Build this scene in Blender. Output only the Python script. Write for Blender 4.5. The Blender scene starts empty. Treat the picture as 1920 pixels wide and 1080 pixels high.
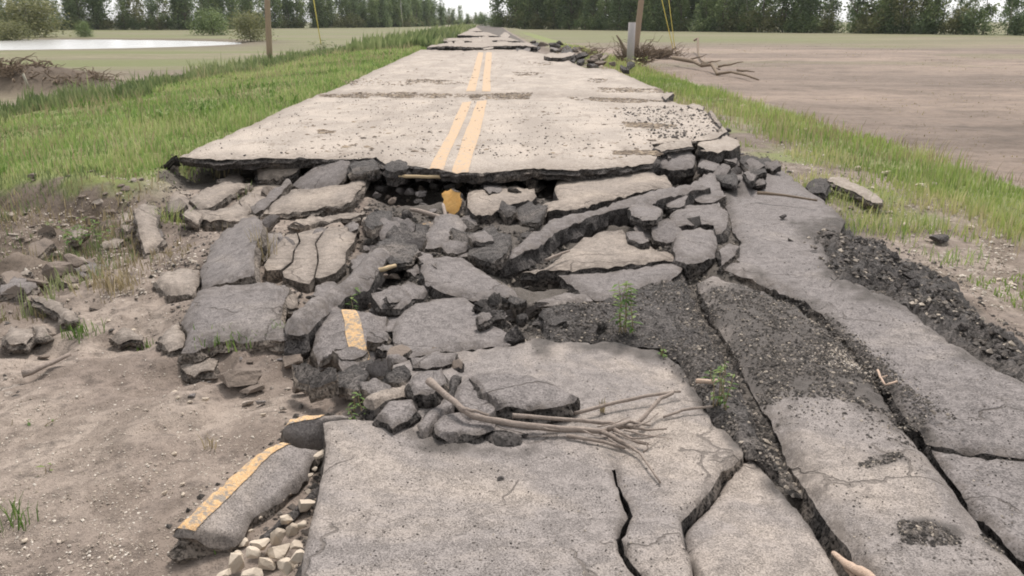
import bpy, math, random
import numpy as np
from mathutils import Vector, Matrix
from mathutils.geometry import delaunay_2d_cdt
random.seed(7)
RNG = np.random.default_rng(7)
S = bpy.context.scene
COL = S.collection
# ------------------------------------------------------------------ camera
F, PITCH, YAW = 1500.0, math.atan(502/1500), math.atan(40/1582)
CAMX, CAMZ = 0.47, 1.6
cd = bpy.data.cameras.new('camera'); cam = bpy.data.objects.new('camera', cd); COL.objects.link(cam)
cd.sensor_width = 36; cd.lens = F/1920*36; cd.clip_start = 0.05; cd.clip_end = 5000
cam.location = (CAMX, 0, CAMZ); cam.rotation_euler = (math.pi/2-PITCH, 0, -YAW)
S.camera = cam
# ------------------------------------------------------------------ light
w = bpy.data.worlds.new('World'); S.world = w; w.use_nodes = True
nt = w.node_tree; nt.nodes.clear()
SUN_EL, SUN_AZ = 58, 12          # sun high, ahead of the camera and a little to the right
sky = nt.nodes.new('ShaderNodeTexSky'); sky.sky_type = 'NISHITA'; sky.sun_disc = False
sky.sun_elevation = math.radians(SUN_EL); sky.sun_rotation = math.radians(SUN_AZ)
sky.air_density = 1.0; sky.dust_density = 1.5; sky.ozone_density = 1.0
hs = nt.nodes.new('ShaderNodeHueSaturation'); hs.inputs['Saturation'].default_value = 0.08
bg = nt.nodes.new('ShaderNodeBackground'); bg.inputs['Strength'].default_value = 0.13
ow = nt.nodes.new('ShaderNodeOutputWorld')
nt.links.new(sky.outputs[0], hs.inputs['Color']); nt.links.new(hs.outputs[0], bg.inputs['Color']); nt.links.new(bg.outputs[0], ow.inputs[0])
sd = bpy.data.lights.new('sun', 'SUN'); sd.energy = 1.9; sd.angle = math.radians(11); sd.color = (1, .93, .87)
so = bpy.data.objects.new('sun', sd); COL.objects.link(so); so.location = (0, 0, 30)
_e, _a = math.radians(SUN_EL), math.radians(SUN_AZ)
so.rotation_euler = (-Vector((math.sin(_a)*math.cos(_e), math.cos(_a)*math.cos(_e), math.sin(_e)))).to_track_quat('-Z', 'Y').to_euler()
vs = S.view_settings; vs.view_transform = 'Standard'; vs.look = 'None'; vs.gamma = 1; vs.exposure = 0.84; vs.use_curve_mapping = False
HAZE = .00010
S.cycles.volume_bounces = 0
S.cycles.filter_width = 1.9
S.cycles.max_bounces = 5; S.cycles.diffuse_bounces = 3; S.cycles.glossy_bounces = 2; S.cycles.transparent_max_bounces = 4
# ------------------------------------------------------------------ noise
def _hash(i, j, s):
    h = (i.astype(np.int64)*374761393 + j.astype(np.int64)*668265263 + s*1442695041) & 0xffffffff
    h = ((h ^ (h >> 13))*1274126177) & 0xffffffff
    return ((h ^ (h >> 16)) & 0xffffff)/float(0xffffff)
def vnoise(x, y, s=0):
    i, j = np.floor(x), np.floor(y); fx, fy = x-i, y-j
    fx = fx*fx*(3-2*fx); fy = fy*fy*(3-2*fy)
    a, b, c, d = _hash(i, j, s), _hash(i+1, j, s), _hash(i, j+1, s), _hash(i+1, j+1, s)
    return (a*(1-fx)+b*fx)*(1-fy)+(c*(1-fx)+d*fx)*fy
def fbm(x, y, s=0, o=4):
    x = np.asarray(x, float); y = np.asarray(y, float); r = 0; a = .5; t = 0
    for k in range(o):
        r = r+a*vnoise(x*2**k+k*17.3, y*2**k-k*9.1, s+k); t += a; a *= .5
    return r/t*2-1
def sstep(a, b, x): t = np.clip((x-a)/(b-a), 0, 1); return t*t*(3-2*t)
# ------------------------------------------------------------------ where a place in the photograph stands
_ca, _sa, _cy, _sy = math.cos(math.pi/2-PITCH), math.sin(math.pi/2-PITCH), math.cos(-YAW), math.sin(-YAW)
def ray(px, py):
    dx = (np.asarray(px, float)-960)/F; dy = -(np.asarray(py, float)-540)/F
    y, z = _ca*dy+_sa, _sa*dy-_ca
    return _cy*dx-_sy*y, _sy*dx+_cy*y, z
def un(px, py, z):
    x, y, dz = ray(px, py); k = (z-CAMZ)/np.minimum(dz, -1e-5); return x*k+CAMX, y*k
def proj(x, y, z):
    x = np.asarray(x, float)-CAMX; y = np.asarray(y, float); z = np.asarray(z, float)-CAMZ
    X, Y = _cy*x+_sy*y, -_sy*x+_cy*y
    yy, zz = _ca*Y+_sa*z, -_sa*Y+_ca*z
    zz = np.minimum(zz, -1e-3)
    return 960+F*X/-zz, 540-F*yy/-zz
def inpoly(px, py, poly):
    px = np.asarray(px, float); py = np.asarray(py, float); r = np.zeros(px.shape, bool); n = len(poly)
    for i in range(n):
        x0, y0 = poly[i][:2]; x1, y1 = poly[(i+1) % n][:2]
        if y0 == y1: continue
        r ^= ((y0 > py) != (y1 > py)) & (px < (x1-x0)*(py-y0)/(y1-y0)+x0)
    return r
def pdist(px, py, poly):
    px = np.asarray(px, float); py = np.asarray(py, float); r = np.full(px.shape, 1e9); n = len(poly)
    for i in range(n):
        x0, y0 = poly[i][:2]; x1, y1 = poly[(i+1) % n][:2]; dx, dy = x1-x0, y1-y0
        t = np.clip(((px-x0)*dx+(py-y0)*dy)/(dx*dx+dy*dy+1e-9), 0, 1)
        r = np.minimum(r, np.hypot(px-x0-t*dx, py-y0-t*dy))
    return r
# ------------------------------------------------------------------ materials
MATS = {}
def mat(name, build, rough=.95):
    m = bpy.data.materials.new(name); m.use_nodes = True; t = m.node_tree; t.nodes.clear()
    o = t.nodes.new('ShaderNodeOutputMaterial'); b = t.nodes.new('ShaderNodeBsdfPrincipled')
    b.inputs['Roughness'].default_value = rough; b.inputs['Specular IOR Level'].default_value = .25
    t.links.new(b.outputs[0], o.inputs[0]); build(NT(t, b)); MATS[name] = m; return m
class NT:
    def __init__(s, t, b): s.t, s.b = t, b; s._p = None
    def n(s, k, **kw):
        n = s.t.nodes.new(k)
        for a, v in kw.items(): setattr(n, a, v)
        return n
    def l(s, a, b): s.t.links.new(a, b)
    def pos(s):
        if not s._p: s._p = s.n('ShaderNodeNewGeometry').outputs['Position']
        return s._p
    def noise(s, scale, detail=4, rough=.55, stretch=None, dist=0):
        n = s.n('ShaderNodeTexNoise'); n.inputs['Scale'].default_value = scale; n.inputs['Detail'].default_value = detail
        n.inputs['Roughness'].default_value = rough; n.inputs['Distortion'].default_value = dist
        v = s.pos()
        if stretch:
            m = s.n('ShaderNodeVectorMath', operation='MULTIPLY'); m.inputs[1].default_value = stretch; s.l(v, m.inputs[0]); v = m.outputs[0]
        s.l(v, n.inputs['Vector']); return n.outputs['Fac']
    def voro(s, scale, feat='F1', out='Distance'):
        n = s.n('ShaderNodeTexVoronoi', feature=feat); n.inputs['Scale'].default_value = scale; s.l(s.pos(), n.inputs['Vector']); return n.outputs[out]
    def ramp(s, f, stops):
        r = s.n('ShaderNodeValToRGB'); e = r.color_ramp.elements
        while len(e) > 1: e.remove(e[0])
        e[0].position, e[0].color = stops[0][0], c4(stops[0][1])
        for p, c in stops[1:]: k = e.new(p); k.color = c4(c)
        s.l(f, r.inputs[0]); return r.outputs[0]
    def mix(s, f, a, b, mode='MIX'):
        m = s.n('ShaderNodeMix', data_type='RGBA', blend_type=mode)
        for v, i in ((f, 0), (a, 6), (b, 7)):
            if isinstance(v, (int, float)): m.inputs[i].default_value = v
            elif isinstance(v, tuple): m.inputs[i].default_value = c4(v)
            else: s.l(v, m.inputs[i])
        return m.outputs[2]
    def math(s, op, a, b=0.):
        m = s.n('ShaderNodeMath', operation=op); m.use_clamp = True
        for v, i in ((a, 0), (b, 1)):
            if isinstance(v, (int, float)): m.inputs[i].default_value = v
            else: s.l(v, m.inputs[i])
        return m.outputs[0]
    def attr(s, nm): return s.n('ShaderNodeAttribute', attribute_name=nm).outputs['Fac']
    def col(s, c):
        if isinstance(c, tuple): s.b.inputs['Base Color'].default_value = c4(c)
        else: s.l(c, s.b.inputs['Base Color'])
    def bump(s, h, dist, strength=1.):
        b = s.n('ShaderNodeBump'); b.inputs['Distance'].default_value = dist; b.inputs['Strength'].default_value = strength
        s.l(h, b.inputs['Height']); s.l(b.outputs[0], s.b.inputs['Normal'])
def c4(c): return (c[0], c[1], c[2], 1) if isinstance(c, tuple) else (c, c, c, 1)
def asphalt(name, a, b, dust, dustlo, grain, contrast=.5, gscale=150, bump=.006, dirt=(.1, .085, .075), crack=.8):
    def bld(n):
        base = n.mix(n.noise(2.2, 5), a, b)
        base = n.mix(n.ramp(n.noise(1.1, 6, .62, dist=.6), [(dustlo, 0), (dustlo+.16, 1)]), base, dust)
        g = n.ramp(n.noise(gscale, 2, .7), [(.33, 1-contrast), (.5, 1.0), (.7, 1+contrast*.7)])
        base = n.mix(1., base, g, 'MULTIPLY')
        g2 = n.ramp(n.noise(grain, 3, .6), [(.34, .8), (.5, 1.0), (.7, 1.1)])
        base = n.mix(1., base, g2, 'MULTIPLY')
        base = n.mix(n.ramp(n.noise(3.4, 7, .7, dist=.8), [(.6, 0), (.7, .55)]), base, dirt)
        if name == 'road_dusty':
            base = n.mix(n.ramp(n.noise(.55, 7, .65, (2.2, .45, 1), .4), [(.46, 0), (.62, .7)]), base, (.29, .25, .215))
            base = n.mix(n.ramp(n.noise(2.6, 7, .75, (1, .5, 1)), [(.56, 0), (.66, .8)]), base, (.23, .19, .155))
        rm = n.math('MULTIPLY', n.attr('rim'), n.ramp(n.noise(16, 5, .7), [(.38, 0), (.6, 1)]))
        base = n.mix(rm, base, dirt)
        dk = n.mix(n.noise(45, 5, .8), (.045, .04, .037), (.16, .142, .13))
        base = n.mix(n.attr('tar'), base, dk)
        # hairline cracks
        cn = n.n('ShaderNodeTexNoise'); cn.inputs['Scale'].default_value = 5; cn.inputs['Detail'].default_value = 4; n.l(n.pos(), cn.inputs['Vector'])
        mx = n.n('ShaderNodeMix', data_type='RGBA', blend_type='LINEAR_LIGHT'); mx.inputs[0].default_value = .12; n.l(n.pos(), mx.inputs[6]); n.l(cn.outputs['Color'], mx.inputs[7])
        vo = n.n('ShaderNodeTexVoronoi', feature='DISTANCE_TO_EDGE'); vo.inputs['Scale'].default_value = 1.6; n.l(mx.outputs[2], vo.inputs['Vector'])
        cr = n.math('MULTIPLY', n.ramp(vo.outputs[0], [(.004, 1), (.012, 0)]), n.ramp(n.noise(1.7, 2), [(.5, 0), (.56, 1)]))
        cr = n.math('MULTIPLY', cr, crack)
        base = n.mix(cr, base, dirt)
        n.col(base)
        n.bump(n.math('SUBTRACT', n.math('ADD', n.noise(gscale, 3, .7), n.noise(14, 4)), cr), bump)
    return mat(name, bld)
asphalt('road_dusty', (.40, .348, .30), (.33, .288, .252), (.44, .38, .325), .42, 30, .22, 60, .006, (.22, .185, .155), .6)
asphalt('asphalt_grey', (.225, .201, .191), (.178, .161, .155), (.285, .252, .228), .55, 34, .42, 110, .014, (.13, .112, .1))
asphalt('asphalt_pale', (.32, .272, .232), (.245, .213, .187), (.37, .313, .262), .45, 34, .3, 110, .012, (.15, .125, .105))
asphalt('asphalt_coarse', (.272, .242, .226), (.222, .2, .188), (.345, .298, .26), .46, 60, .42, 170, .009, (.16, .138, .122))
asphalt('asphalt_dark', (.105, .094, .088), (.072, .065, .062), (.165, .143, .127), .52, 30, .8, 80, .035, (.05, .045, .042), 0)
asphalt('asphalt_edge', (.088, .077, .071), (.06, .054, .05), (.20, .168, .14), .50, 24, .9, 60, .05, (.04, .035, .032), 0)
asphalt('edge_silt', (.19, .162, .138), (.13, .112, .097), (.27, .225, .185), .50, 24, .6, 70, .05, (.08, .07, .06), 0)
def _paint(n):
    y = n.mix(n.noise(5, 4), (.58, .36, .17), (.60, .41, .23))
    wear = n.ramp(n.noise(30, 8, .8), [(.49, 0), (.56, 1)])
    y = n.mix(n.ramp(n.noise(90, 3), [(.3, .5), (.5, 0)]), y, (.85, .66, .42))
    n.col(n.mix(wear, y, (.30, .26, .22))); n.bump(n.noise(110, 3, .7), .006)
mat('yellow_paint', _paint)
def _rp(n):
    y = n.mix(n.noise(2, 4), (.52, .36, .225), (.50, .37, .25))
    wear = n.ramp(n.noise(16, 8, .85, (1, .5, 1)), [(.50, 0), (.60, 1)])
    n.col(n.mix(wear, y, (.38, .33, .28)))
mat('road_paint', _rp)
def _ground(n):
    mud = n.mix(n.noise(1.3, 6, .6), (.255, .205, .172), (.165, .134, .113))
    mud = n.mix(n.ramp(n.noise(.7, 4), [(.42, 0), (.58, 1)]), mud, (.305, .252, .212))
    mud = n.mix(1., mud, n.ramp(n.noise(9, 7, .7), [(.35, .5), (.5, 1.), (.68, 1.18)]), 'MULTIPLY')
    mud = n.mix(n.ramp(n.noise(2.2, 6, .65, (1, .7, 1), .7), [(.5, 0), (.56, .6)]), mud, (.175, .14, .115))
    mud = n.mix(n.ramp(n.voro(60), [(.08, .3), (.16, 0)]), mud, (.42, .36, .3))
    soil = n.mix(n.noise(6, 7, .7), (.095, .074, .058), (.19, .15, .115))
    soil = n.mix(1., soil, n.ramp(n.noise(40, 4, .7), [(.35, .6), (.5, 1.), (.68, 1.25)]), 'MULTIPLY')
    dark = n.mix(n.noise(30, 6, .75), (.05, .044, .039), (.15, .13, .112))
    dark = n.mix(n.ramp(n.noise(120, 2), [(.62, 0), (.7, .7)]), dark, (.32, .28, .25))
    turf = n.mix(n.noise(3, 5, .7), (.15, .19, .06), (.22, .235, .09))
    # the fields: dry flood silt with flat streaks, greener farther out
    fs = n.noise(.05, 6, .62, (.25, 1.6, 1)); fs2 = n.noise(.4, 7, .75, (.8, 1.5, 1), .3); fs3 = n.noise(3, 7, .8, (1, 1.3, 1))
    fld = n.mix(n.ramp(fs, [(.42, 0), (.56, 1)]), (.27, .21, .168), (.185, .145, .118))
    fld = n.mix(1., fld, n.ramp(fs2, [(.34, .68), (.5, 1.), (.66, 1.15)]), 'MULTIPLY')
    fld = n.mix(1., fld, n.ramp(fs3, [(.34, .7), (.5, 1.), (.68, 1.15)]), 'MULTIPLY')
    fgreen = n.mix(fs, (.135, .155, .06), (.18, .18, .09))
    fg = n.math('MULTIPLY', n.attr('far_green'), n.ramp(n.noise(.09, 5, .6, (.25, 1.4, 1)), [(.3, .25), (.6, 1)]))
    fld = n.mix(fg, fld, fgreen)
    c = n.mix(n.attr('field'), mud, fld)
    c = n.mix(n.attr('soil'), c, soil)
    c = n.mix(n.attr('turf'), c, turf)
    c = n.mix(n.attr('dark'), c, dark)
    n.col(c); n.bump(n.math('ADD', n.noise(26, 6, .7), n.noise(110, 2)), .02, .8)
mat('ground', _ground)
def _attrcol(stops, trans=.0):
    def b(n):
        n.col(n.ramp(n.attr('shade'), stops))
        n.b.inputs['Roughness'].default_value = .75
    return b
mat('rubble', _attrcol([(0, (.04, .036, .033)), (.55, (.10, .088, .078)), (.86, (.18, .155, .135)), (.94, (.36, .31, .255)), (1, (.5, .43, .35))]))
mat('gravel_pale', _attrcol([(0, (.30, .25, .2)), (.5, (.48, .41, .34)), (1, (.7, .64, .56))]))
mat('litter', _attrcol([(0, (.07, .05, .035)), (.6, (.17, .125, .085)), (1, (.32, .25, .17))]))
def _leafy(stops):
    def b(n):
        n.col(n.ramp(n.attr('shade'), stops)); n.b.inputs['Roughness'].default_value = .6
        tr = n.n('ShaderNodeBsdfTranslucent'); n.l(n.ramp(n.attr('shade'), stops), tr.inputs[0])
        mx = n.n('ShaderNodeMixShader'); mx.inputs[0].default_value = .35
        out = [k for k in n.t.nodes if k.type == 'OUTPUT_MATERIAL'][0]
        n.l(n.b.outputs[0], mx.inputs[1]); n.l(tr.outputs[0], mx.inputs[2]); n.l(mx.outputs[0], out.inputs[0])
    return b
mat('grass_green', _leafy([(0, (.105, .17, .05)), (.4, (.215, .325, .095)), (.75, (.33, .42, .14)), (1, (.50, .50, .25))]))
mat('grass_yellow', _leafy([(0, (.16, .24, .065)), (.45, (.30, .385, .11)), (.8, (.45, .46, .19)), (1, (.55, .5, .28))]))
mat('grass_dry', _leafy([(0, (.2, .165, .095)), (.5, (.32, .265, .155)), (1, (.46, .38, .24))]))
mat('weed_dark', _leafy([(0, (.09, .125, .055)), (.5, (.17, .22, .09)), (1, (.30, .33, .16))]))
mat('weed_leaf', _leafy([(0, (.07, .13, .03)), (.5, (.13, .22, .05)), (1, (.25, .32, .1))]))
mat('foliage_dark', _leafy([(0, (.06, .088, .045)), (.5, (.145, .20, .095)), (1, (.28, .34, .17))]))
mat('foliage_mid', _leafy([(0, (.07, .105, .045)), (.5, (.18, .24, .10)), (1, (.34, .39, .18))]))
mat('foliage_olive', _leafy([(0, (.08, .095, .045)), (.5, (.21, .22, .10)), (1, (.33, .32, .16))]))
def woodmat(name, a, b, s=(1, 1, .15)):
    mat(name, lambda n: (n.col(n.mix(n.noise(14, 6, .7, s), a, b)), n.bump(n.noise(30, 5, .7, s), .01)))
woodmat('bark', (.10, .085, .07), (.19, .165, .14))
woodmat('bark_pale', (.27, .25, .2), (.42, .4, .32))
woodmat('pole_wood', (.26, .195, .14), (.40, .31, .23), (6, 6, .5))
woodmat('pole_grey', (.36, .33, .32), (.50, .47, .46), (6, 6, .5))
woodmat('drift_wood', (.13, .1, .085), (.50, .42, .36), (3, 3, 3))
woodmat('root_wood', (.13, .095, .068), (.28, .22, .16), (3, 3, 3))
woodmat('peeled_wood', (.50, .34, .25), (.62, .5, .4), (3, 3, 3))
woodmat('plank_wood', (.52, .38, .22), (.62, .5, .33), (3, 3, 3))
mat('yellow_plastic', lambda n: n.col((.62, .52, .12)), .5)
mat('metal_grey', lambda n: n.col((.42, .42, .40)), .5)
mat('stone_pale', lambda n: (n.col(n.mix(n.noise(9, 5), (.62, .54, .44), (.47, .39, .31))), n.bump(n.noise(40, 4), .006)))
mat('stone_grey', lambda n: (n.col(n.mix(n.noise(9, 5), (.38, .33, .28), (.25, .215, .185))), n.bump(n.noise(40, 4), .008)))
mat('clod_brown', lambda n: (n.col(n.mix(n.noise(9, 6, .7), (.26, .21, .17), (.14, .115, .1))), n.bump(n.noise(26, 5, .7), .02)))
mat('orange_lump', lambda n: (n.col(n.mix(n.noise(12, 5), (.72, .36, .09), (.75, .48, .2))), n.bump(n.noise(30, 4), .01)))
def _water(n):
    n.col((.40, .39, .37)); n.b.inputs['Roughness'].default_value = .22; n.b.inputs['Specular IOR Level'].default_value = .6
    n.bump(n.noise(3, 4, .6, (1, .4, 1)), .05, .5)
mat('water', _water)
# ------------------------------------------------------------------ object helpers
def tag(o, label=None, cat=None, group=None, kind=None):
    if label: o['label'] = label
    if cat: o['category'] = cat
    if group: o['group'] = group
    if kind: o['kind'] = kind
    elif cat: o['kind'] = 'thing'
    return o
def meshobj(name, verts, faces, mats, parent=None, smooth=None, mi=None, shade=None, origin='base'):
    verts = np.asarray(verts, np.float64)
    if parent is not None: c = np.array(parent.matrix_world.translation) if False else np.array(parent.location)
    elif origin == 'base': c = np.array([(verts[:, 0].min()+verts[:, 0].max())/2, (verts[:, 1].min()+verts[:, 1].max())/2, verts[:, 2].min()])
    else: c = np.zeros(3)
    me = bpy.data.meshes.new(name)
    if isinstance(faces, np.ndarray):
        k = faces.shape[1]; me.vertices.add(len(verts)); me.vertices.foreach_set('co', (verts-c).ravel())
        me.loops.add(faces.size); me.loops.foreach_set('vertex_index', faces.astype(np.int32).ravel())
        me.polygons.add(len(faces)); me.polygons.foreach_set('loop_start', np.arange(0, faces.size, k, dtype=np.int32))
        me.update(calc_edges=True)
    else:
        me.from_pydata((verts-c).tolist(), [], faces); me.update()
    for m in (mats if isinstance(mats, (list, tuple)) else [mats]): me.materials.append(MATS[m])
    if mi is not None: me.polygons.foreach_set('material_index', np.asarray(mi, np.int32))
    if smooth is not None:
        sm = np.full(len(me.polygons), smooth) if isinstance(smooth, bool) else np.asarray(smooth, bool)
        me.polygons.foreach_set('use_smooth', sm)
    if shade is not None:
        a = me.attributes.new('shade', 'FLOAT', 'POINT'); a.data.foreach_set('value', np.asarray(shade, np.float32))
    o = bpy.data.objects.new(name, me); COL.objects.link(o)
    if parent is not None: o.parent = parent
    else: o.location = c
    return o
def empty(name, loc, label, cat, group=None):
    o = bpy.data.objects.new(name, None); o.empty_display_size = .2; COL.objects.link(o); o.location = loc
    return tag(o, label, cat, group)
# ------------------------------------------------------------------ the ground
FILLP = []; FILL = None
def make_fill():
    global FILL
    P = np.array(FILLP); xs = np.arange(-5, 4.6, .1); ys = np.arange(2.6, 11, .1); X, Y = np.meshgrid(xs, ys)
    d2 = (X[..., None]-P[:, 0])**2+(Y[..., None]-P[:, 1])**2; w_ = 1/(d2+.01)**1.5
    FILL = (xs, ys, (w_*P[:, 2]).sum(-1)/w_.sum(-1), np.exp(-d2.min(-1)/.35**2))
def fill_at(x, y):
    xs, ys, Z, W = FILL; fx = np.clip((x-xs[0])/.1, 0, len(xs)-1.001); fy = np.clip((y-ys[0])/.1, 0, len(ys)-1.001); i = fx.astype(int); j = fy.astype(int); u, v = fx-i, fy-j
    f = lambda A: (A[j, i]*(1-u)+A[j, i+1]*u)*(1-v)+(A[j+1, i]*(1-u)+A[j+1, i+1]*u)*v
    ins = (x > xs[0]) & (x < xs[-1]) & (y > ys[0]) & (y < ys[-1])
    return f(Z), f(W)*ins
MX, MY = [float(q) for q in un(45, 172, -1.05)]; MX = -MX
def H(x, y):
    x = np.asarray(x, float); y = np.asarray(y, float)
    far = np.interp(x, [-400, -60, -17, -13, -10.5, -6.5, -4.2, -3.6, -3.3, 3.2, 3.7, 4.3, 5.5, 7.5, 9.2, 40, 400],
                    [-1.1, -1.1, -1.05, -.95, -.6, -.22, -.10, -.17, -.36, -.38, -.36, -.42, -.5, -.62, -.85, -.9, -.9])
    near = np.interp(x, [-400, -20, -9, -5, -3, -1.6, -.4, 2.6, 3.2, 3.7, 4.6, 6, 8, 9.5, 400],
                     [-1.1, -.9, -.5, -.5, -.46, -.36, -.32, -.30, -.33, -.44, -.52, -.58, -.68, -.85, -.9])
    near = near + .09*(1-sstep(2.5, 5, y))*sstep(-8, -1, -np.abs(x+1.5)+1)
    edge = 9.0+.25*fbm(x*.9, x*0+3, 5, 3)
    t = sstep(edge-.35, edge+.35, y)
    h = near*(1-t)+far*t
    dn = np.hypot(x, y)
    if FILL is not None:
        fz, fw = fill_at(x, y); fw = fw*(1-t); h = h*(1-fw)+(fz-.085)*fw
    rub = sstep(-3.9, -2.6, x)*(1-sstep(3.2, 4.2, x))*(1-t)*sstep(3.2, 4.4, y)*(1-.7*(1-sstep(4.6, 5.4, y))*sstep(0, .5, x))
    h = h+fbm(x*3.1, y*3.1, 11, 4)*(.03+.04*rub)*(1-sstep(14, 40, dn)) + fbm(x*13, y*13, 13, 3)*(.007+.02*rub)*(1-sstep(8, 20, dn))
    h = h+fbm(x*.6, y*.6, 17, 3)*.07*sstep(4, 8, np.abs(x))*(1-sstep(60, 120, dn)) + fbm(x*.03, y*.03, 19, 2)*.12*sstep(30, 90, dn)
    # silt lies higher under the foreground slabs; hollows stay open between the middle slabs
    h = h+.05*sstep(.0, .5, x)*(1-sstep(2.9, 3.3, x))*(1-sstep(4.2, 5.2, y))*(1-t)
    for cx, cy_, rx, ry, dp in [(float(un(px, py, -.35)[0]), float(un(px, py, -.35)[1]), rx, ry, dp) for px, py, rx, ry, dp in ((1008, 528, .2, .19, .32), (1150, 425, .45, .16, .16), (1060, 452, .3, .12, .12), (800, 366, .42, .34, .32), (990, 405, .7, .16, .22), (1200, 380, .7, .16, .2), (365, 328, .35, .3, .3), (440, 312, .5, .25, .3), (530, 306, .4, .2, .25), (720, 430, .25, .4, .12), (1050, 332, .9, .14, .12), (1330, 340, .25, .3, .15), (605, 545, .12, .15, .1), (1225, 430, .2, .2, .12), (720, 590, .1, .3, .12))]:
        h = h-dp*np.exp(-((x-cx)/rx)**2-((y-cy_)/ry)**2)
    h = h+.05*np.clip(fbm(x*1.7, y*2.6, 23, 4), 0, 1)*(1-t)*(x < -1)*2
    h = h+.95*np.exp(-(((x+MX)/2.0)**2+((y-MY)/1.3)**2))+.55*np.exp(-(((x+MX-2.4)/1.5)**2+((y-MY)/1.2)**2))
    # the slumped bank on the left
    h = h+(fbm(x*2.2, y*2.2, 29, 4)*.16+fbm(x*7, y*7, 27, 3)*.07)*sstep(-2.8, -3.6, x)*sstep(-9, -6, x)*sstep(5.4, 6.4, y)*(1-t)
    h = h-.16*np.exp(-((x+4.4)/1.6)**2-((y-7.6)/.7)**2)+.1*np.exp(-((x+4.6)/1.2)**2-((y-6.3)/.35)**2)
    # pond basin
    h = h-1.1*sstep(1.25, .8, ((x+80)/46)**2+((y-103)/27)**2)
    return h
def G(px, py, it=14):
    px = np.asarray(px, float); py = np.asarray(py, float); z = np.full(px.shape, -.5)
    for _ in range(it):
        x, y = un(px, py, z); z = z*.45+.55*H(x, y)
    return x, y, H(x, y)
def lerp_axis(segs):
    out = [segs[0][0]]
    for a, b, s0, s1 in segs:
        v = a
        while v < b:
            t = (v-a)/(b-a); v += s0+(s1-s0)*t; out.append(min(v, b))
    return np.array(sorted(set(out)))
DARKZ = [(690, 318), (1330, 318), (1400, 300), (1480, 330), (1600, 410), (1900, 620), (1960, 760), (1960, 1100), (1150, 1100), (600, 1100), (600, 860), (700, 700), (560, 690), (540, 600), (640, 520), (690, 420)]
def build_ground():
    pos = lerp_axis([(0, 5, .042, .05), (5, 10, .05, .11), (10, 30, .11, .9), (30, 120, .9, 5), (120, 900, 5, 60)])
    xs = np.concatenate([-pos[::-1][:-1], pos]); ys = lerp_axis([(-30, 0, 4, 1), (0, 1.6, .5, .06), (1.6, 5, .038, .045), (5, 10, .045, .07), (10, 20, .07, .2), (20, 60, .2, 1.2), (60, 200, 1.2, 6), (200, 1200, 6, 80)])
    X, Y = np.meshgrid(xs, ys); x, y = X.ravel(), Y.ravel(); z = H(x, y)
    nx, ny = len(xs), len(ys); i = np.arange(nx-1)[None, :]+nx*np.arange(ny-1)[:, None]; i = i.ravel()
    f = np.stack([i, i+1, i+1+nx, i+nx], 1)
    o = meshobj('ground', np.stack([x, y, z], 1), f, 'ground', smooth=True, origin=None)
    tag(o, kind='structure')
    n1 = fbm(x*.8, y*.8, 31, 4); n2 = fbm(x*3, y*3, 33, 4)
    px, py = proj(x, y, z); vis = y > 1
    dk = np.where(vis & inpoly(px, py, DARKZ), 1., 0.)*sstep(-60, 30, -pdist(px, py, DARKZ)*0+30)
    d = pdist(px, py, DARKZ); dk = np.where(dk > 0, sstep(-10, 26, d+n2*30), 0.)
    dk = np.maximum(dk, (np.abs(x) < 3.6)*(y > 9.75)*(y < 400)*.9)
    field = np.maximum(sstep(8.0, 9.0, x+n1*.6), sstep(-13.5, -15.5, x+n1))
    field = np.maximum(field, sstep(60, 80, y)*(np.abs(x) > 4))
    n3 = fbm(x*9, y*9, 37, 3); t9 = sstep(9.05, 9.3, y+n1*.5+n2*.25+n3*.2)
    turf = (sstep(-3.2, -3.9, x)*sstep(-14.5, -12, x)*t9)
    turf = np.maximum(turf, sstep(5.6, 6.4, x+n1*.7)*(1-sstep(8., 8.6, x+n1*.6))*.9)
    turf = np.maximum(turf, sstep(4.3, 5, x)*(1-sstep(5.5, 6, x))*sstep(.0, .35, n1)*.8)
    turf = turf*(1-sstep(120, 200, y))
    soil = sstep(-2.7, -3.5, x+n2*.5)*(y < 11)*sstep(5.0, 5.8, y+n1*1.3+n2*.5)*(1-t9)*(.75+.5*n3)
    soil = np.maximum(soil, (sstep(3.6, 4.1, x)*(1-sstep(5.6, 6.4, x)))*sstep(-.1, .3, n2)*.7)
    soil = np.maximum(soil, np.exp(-((x+MX-1)/3.2)**4-((y-MY)/2.)**4))
    pond = sstep(1.7, 1.2, ((x+80)/46)**2+((y-103)/27)**2)
    soil = np.maximum(soil, pond*.8)
    fgr = np.where(x > 0, sstep(70, 110, y)*.9+.6*sstep(36, 46, y)*sstep(0.0, .4, fbm(x*.05, y*.12, 41, 3)), sstep(38, 55, y)*.9+.35*sstep(15, 30, y))
    for nm, v in (('dark', dk), ('field', field), ('turf', turf), ('soil', soil), ('far_green', np.clip(fgr, 0, 1))):
        a = o.data.attributes.new(nm, 'FLOAT', 'POINT'); a.data.foreach_set('value', np.clip(v, 0, 1).astype(np.float32))
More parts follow.
